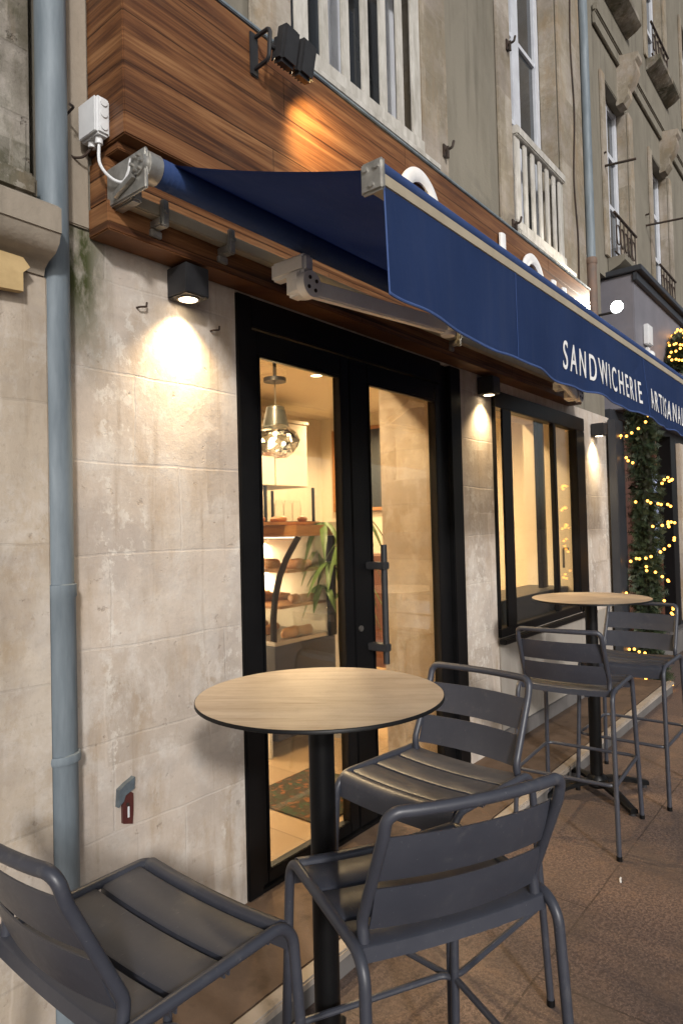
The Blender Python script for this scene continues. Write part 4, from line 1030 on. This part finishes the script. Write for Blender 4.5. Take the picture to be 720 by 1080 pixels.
# lilac grey fascia box and dark shopfront
m = MB(); m.box(6.62, 14, 1.725, D + .3, 2.62, 3.90, .008); fb_ = m.build('shop_fascia', M['grey_panel'], nb)
m = MB(); m.box(6.58, 14.05, 1.64, D + .2, 3.901, 3.955, .006); m.box(6.60, 14.02, 1.685, 1.724, 3.82, 3.90, .004); m.build('canopy_edge', M['dark_panel'], fb_)
m = MB(); m.box(6.90, 7.06, 1.672, 1.7245, 3.27, 3.47, .008); m.build('alarm_box', M['white_plastic'], nb)
m = MB(); m.ball((6.98, 1.69, 3.17), .05, 14, 10); m.box(6.95, 7.01, 1.69, 1.7245, 3.19, 3.25, .004); m.build('camera_dome', M['white_plastic'], nb)
m = MB(); m.wall(6.501, 14, 0, 2.618, D - .02, 2.3, [(6.75, 9.05, .28, 2.55)]); m.build('shopfront_wall', M['dark_panel'], nb, smooth=False)
m = MB(); m.box(6.38, 6.62, D - .1, D - .023, .102, 2.5, .006); m.build('pilaster', M['dark_panel'], nb)
m = MB(); m.box(8.64, 8.86, D - .06, D + .1, .282, 2.548, .006); m.build('door_post', M['black'], nb)
m = MB(); m.box(9.06, 14, D - .075, D - .022, .3, 2.5, .006); m.build('stone_facing', M['stone_old'], nb)
m = MB(); m.box(7.0, 8.63, D + .06, D + .1, .29, 1.1, .006); m.build('panelled_base', M['shop_brown'], nb)
m = MB(); m.box(6.751, 9.049, D + .16, D + .2, .29, 2.545); m.build('glowing_pane', M['e_door'], nb, smooth=False)  # pane itself emits, standing in for light from the shop interior
m = MB(); m.box(7.0, 7.80, D + .05, D + .1, 1.102, 2.54, .006); m.box(8.30, 8.42, D + .05, D + .1, 1.102, 2.54, .006); m.build('mullion', M['shop_brown'], nb)
m = MB(); m.box(6.7, 14, D - .12, D - .022, .0, .26, .01); m.build('plinth', M['riser'], nb)
sn = thing('lit_screen', 'glowing bluish white screen in the dark shop doorway by the garland', 'screen', (8.05, D + .03, 1.1))
m = MB(); m.box(7.84, 8.24, D + .0, D + .045, 1.12, 2.10, .006); m.build('housing', M['black'], sn)
m = MB(); m.box(7.86, 8.22, D - .004, D - .001, 1.14, 2.08); m.build('display', M['e_screen'], sn)
# little iron bars high on the facade
for x, z, lab, L in ((6.60, 5.0, 'short rusty iron bar sticking out by the far drainpipe', .3), (8.15, 4.95, 'long rusty iron bar high on the far facade', .4)):
    m = MB(); m.tube([(x, D + .02, z), (x + .02, D - L, z - .03)], .012, 8); m.tube([(x, D + .02, z + .12), (x - .01, D - .04, z + .12)], .01, 8)
    single(m, 'iron_bar', M['iron'], lab, 'iron bar', (x, D, z), 'iron bars on the far facade')

# ------------------------------------------------------------------ garlands with fairy lights
def garland(name, lab, path, rad, nleaf, bulbs, seed, base):
    rnd = random.Random(seed)
    t_ = thing(name, lab, 'garland', base, 'lit garlands on the next shop')
    P = curve_pts(path, 12)
    c = MB(); c.tube(P, rad * .3, 8); c.build('core', M['trunk'], t_)
    def at(q):
        f_ = q * (len(P) - 1); i = min(int(f_), len(P) - 2); return P[i].lerp(P[i + 1], f_ - i), (P[i + 1] - P[i]).normalized()
    g_ = MB(); g2 = MB()
    for k in range(nleaf):
        q = rnd.random(); c0, tn = at(q)
        u = tn.orthogonal().normalized(); w_ = tn.cross(u); a = rnd.uniform(0, 2 * PI)
        lump = .75 + .5 * noise.noise(V((c0.x * 3, a, c0.z * 4 + seed)))
        out = u * math.cos(a) + w_ * math.sin(a)
        rr = rad * lump * math.sqrt(rnd.uniform(.05, 1))
        st = c0 + out * rr * .55
        d_ = (out * 1.0 + V((0, 0, rnd.uniform(-1.2, .5))) + V((rnd.uniform(-.5, .5), rnd.uniform(-.5, .5), 0))).normalized()
        broad = rnd.random() < .22
        mbx = g2 if broad else g_
        L = rnd.uniform(.06, .11); sd = d_.cross(V((rnd.uniform(-1, 1), rnd.uniform(-1, 1), rnd.uniform(-1, 1)))).normalized()
        if broad:
            e_ = st + d_ * L * .8; m_ = st + d_ * L * .4; W_ = L * .22
            mbx.quad(st, m_ + sd * W_, e_, m_ - sd * W_)
        else:
            for j in range(6):
                o_ = st + d_ * L * j / 6
                for sg_ in (-1, 1):
                    tp = o_ + (d_ * .6 + sd * sg_).normalized() * .028; wd = d_ * .0042
                    mbx.quad(o_ - wd, o_ + wd, tp + wd * .4, tp - wd * .4)
    g_.build('needles', M['fir'], t_, smooth=False, recalc=False); g2.build('leaves', M['fir2'], t_, smooth=False, recalc=False)
    bm = MB(); bm.ball((0, 0, 0), .0125, 8, 6); bp = None
    for k in range(bulbs):
        a0 = rnd.uniform(-.35, .25); dq = rnd.uniform(-.014, .022) * (1 if rad > .2 else 2.5); n_ = rnd.randint(4, 8)
        for m_ in range(n_):
            q = (k + .5) / bulbs + dq * (m_ - n_ / 2) + rnd.uniform(-.003, .003); c0, tn = at(min(max(q, 0), 1))
            a = a0 * 2 * PI + (m_ - n_ / 2) * rnd.uniform(.2, .3)
            u = V((-.62, -.78, 0)); w_ = tn.cross(u).normalized(); u = w_.cross(tn).normalized()
            pos = c0 + (u * math.cos(a) + w_ * math.sin(a)) * rad * rnd.uniform(.9, 1.1) - world_off(t_) + V((0, 0, rnd.uniform(-.012, .012)))
            if bp is None: bp = bm.build('bulb', M['e_bulb'], t_, local=True); o = bp
            else: o = bp.copy(); COL.objects.link(o); o.parent = t_
            o.location = pos
    return t_
garland('garland', 'tall green garland column wound with glowing fairy lights beside the far shop door', [(6.70, 1.70, .03), (6.66, 1.72, .8), (6.70, 1.70, 1.6), (6.66, 1.72, 2.6)], .215, 3300, 15, 3, (6.7, 1.72, 0))
garland('garland', 'short hanging garland with fairy lights on the lilac grey fascia at right', [(7.72, 1.62, 3.16), (7.80, 1.60, 3.3), (7.95, 1.60, 3.48), (8.4, 1.60, 3.54), (9.0, 1.60, 3.42), (9.5, 1.60, 3.3)], .135, 1700, 10, 8, (7.7, 1.62, 3.1))

# ------------------------------------------------------------------ light, world, camera
sun_dir = V((.56, .735, -.40)).normalized()
lamp('sun', 'SUN', (0, -3, 6), 2.3, (1, .97, .94), None, V((0, -3, 6)) + sun_dir, angle=math.radians(4.5))
wd = bpy.data.worlds.new('World'); sc.world = wd; wd.use_nodes = True
nt = wd.node_tree; nt.nodes.clear()
sky = nt.nodes.new('ShaderNodeTexSky'); sky.sky_type = 'NISHITA'; sky.sun_disc = False
sky.sun_elevation = math.asin(-sun_dir.z); sky.sun_rotation = math.atan2(-sun_dir.x, -sun_dir.y)
sky.air_density = 1.0; sky.dust_density = 2.5; sky.ozone_density = 1
bg = nt.nodes.new('ShaderNodeBackground'); bg.inputs[1].default_value = .095
wo = nt.nodes.new('ShaderNodeOutputWorld'); hs = nt.nodes.new('ShaderNodeHueSaturation'); hs.inputs['Saturation'].default_value = .4; nt.links.new(sky.outputs[0], hs.inputs['Color']); nt.links.new(hs.outputs[0], bg.inputs[0]); nt.links.new(bg.outputs[0], wo.inputs[0])

cd = bpy.data.cameras.new('camera'); cam = bpy.data.objects.new('camera', cd); COL.objects.link(cam); sc.camera = cam
cd.sensor_fit = 'VERTICAL'; cd.sensor_height = 36; cd.lens = 700 / 1080 * 36; cd.clip_start = .02; cd.clip_end = 500
yaw, pitch, roll = math.radians(38.8877), math.radians(1.401), math.radians(1.4321)
fwd = V((math.cos(yaw) * math.cos(pitch), math.sin(yaw) * math.cos(pitch), math.sin(pitch)))
right0 = V((math.sin(yaw), -math.cos(yaw), 0)); up0 = right0.cross(fwd)
right = right0 * math.cos(roll) - up0 * math.sin(roll); up = right.cross(fwd)
# image: world verticals lean right going down
R = Matrix((right, up, -fwd)).transposed().to_4x4()
cam.matrix_world = Matrix.Translation((0, 0, 1.547)) @ R
sc.view_settings.view_transform = 'Standard'; sc.view_settings.look = 'None'; sc.view_settings.exposure = 0; sc.view_settings.gamma = 1
sc.view_settings.use_curve_mapping = False
sc.cycles.use_denoising = True; sc.cycles.max_bounces = 8; sc.cycles.transparent_max_bounces = 16; sc.cycles.sample_clamp_indirect = 4
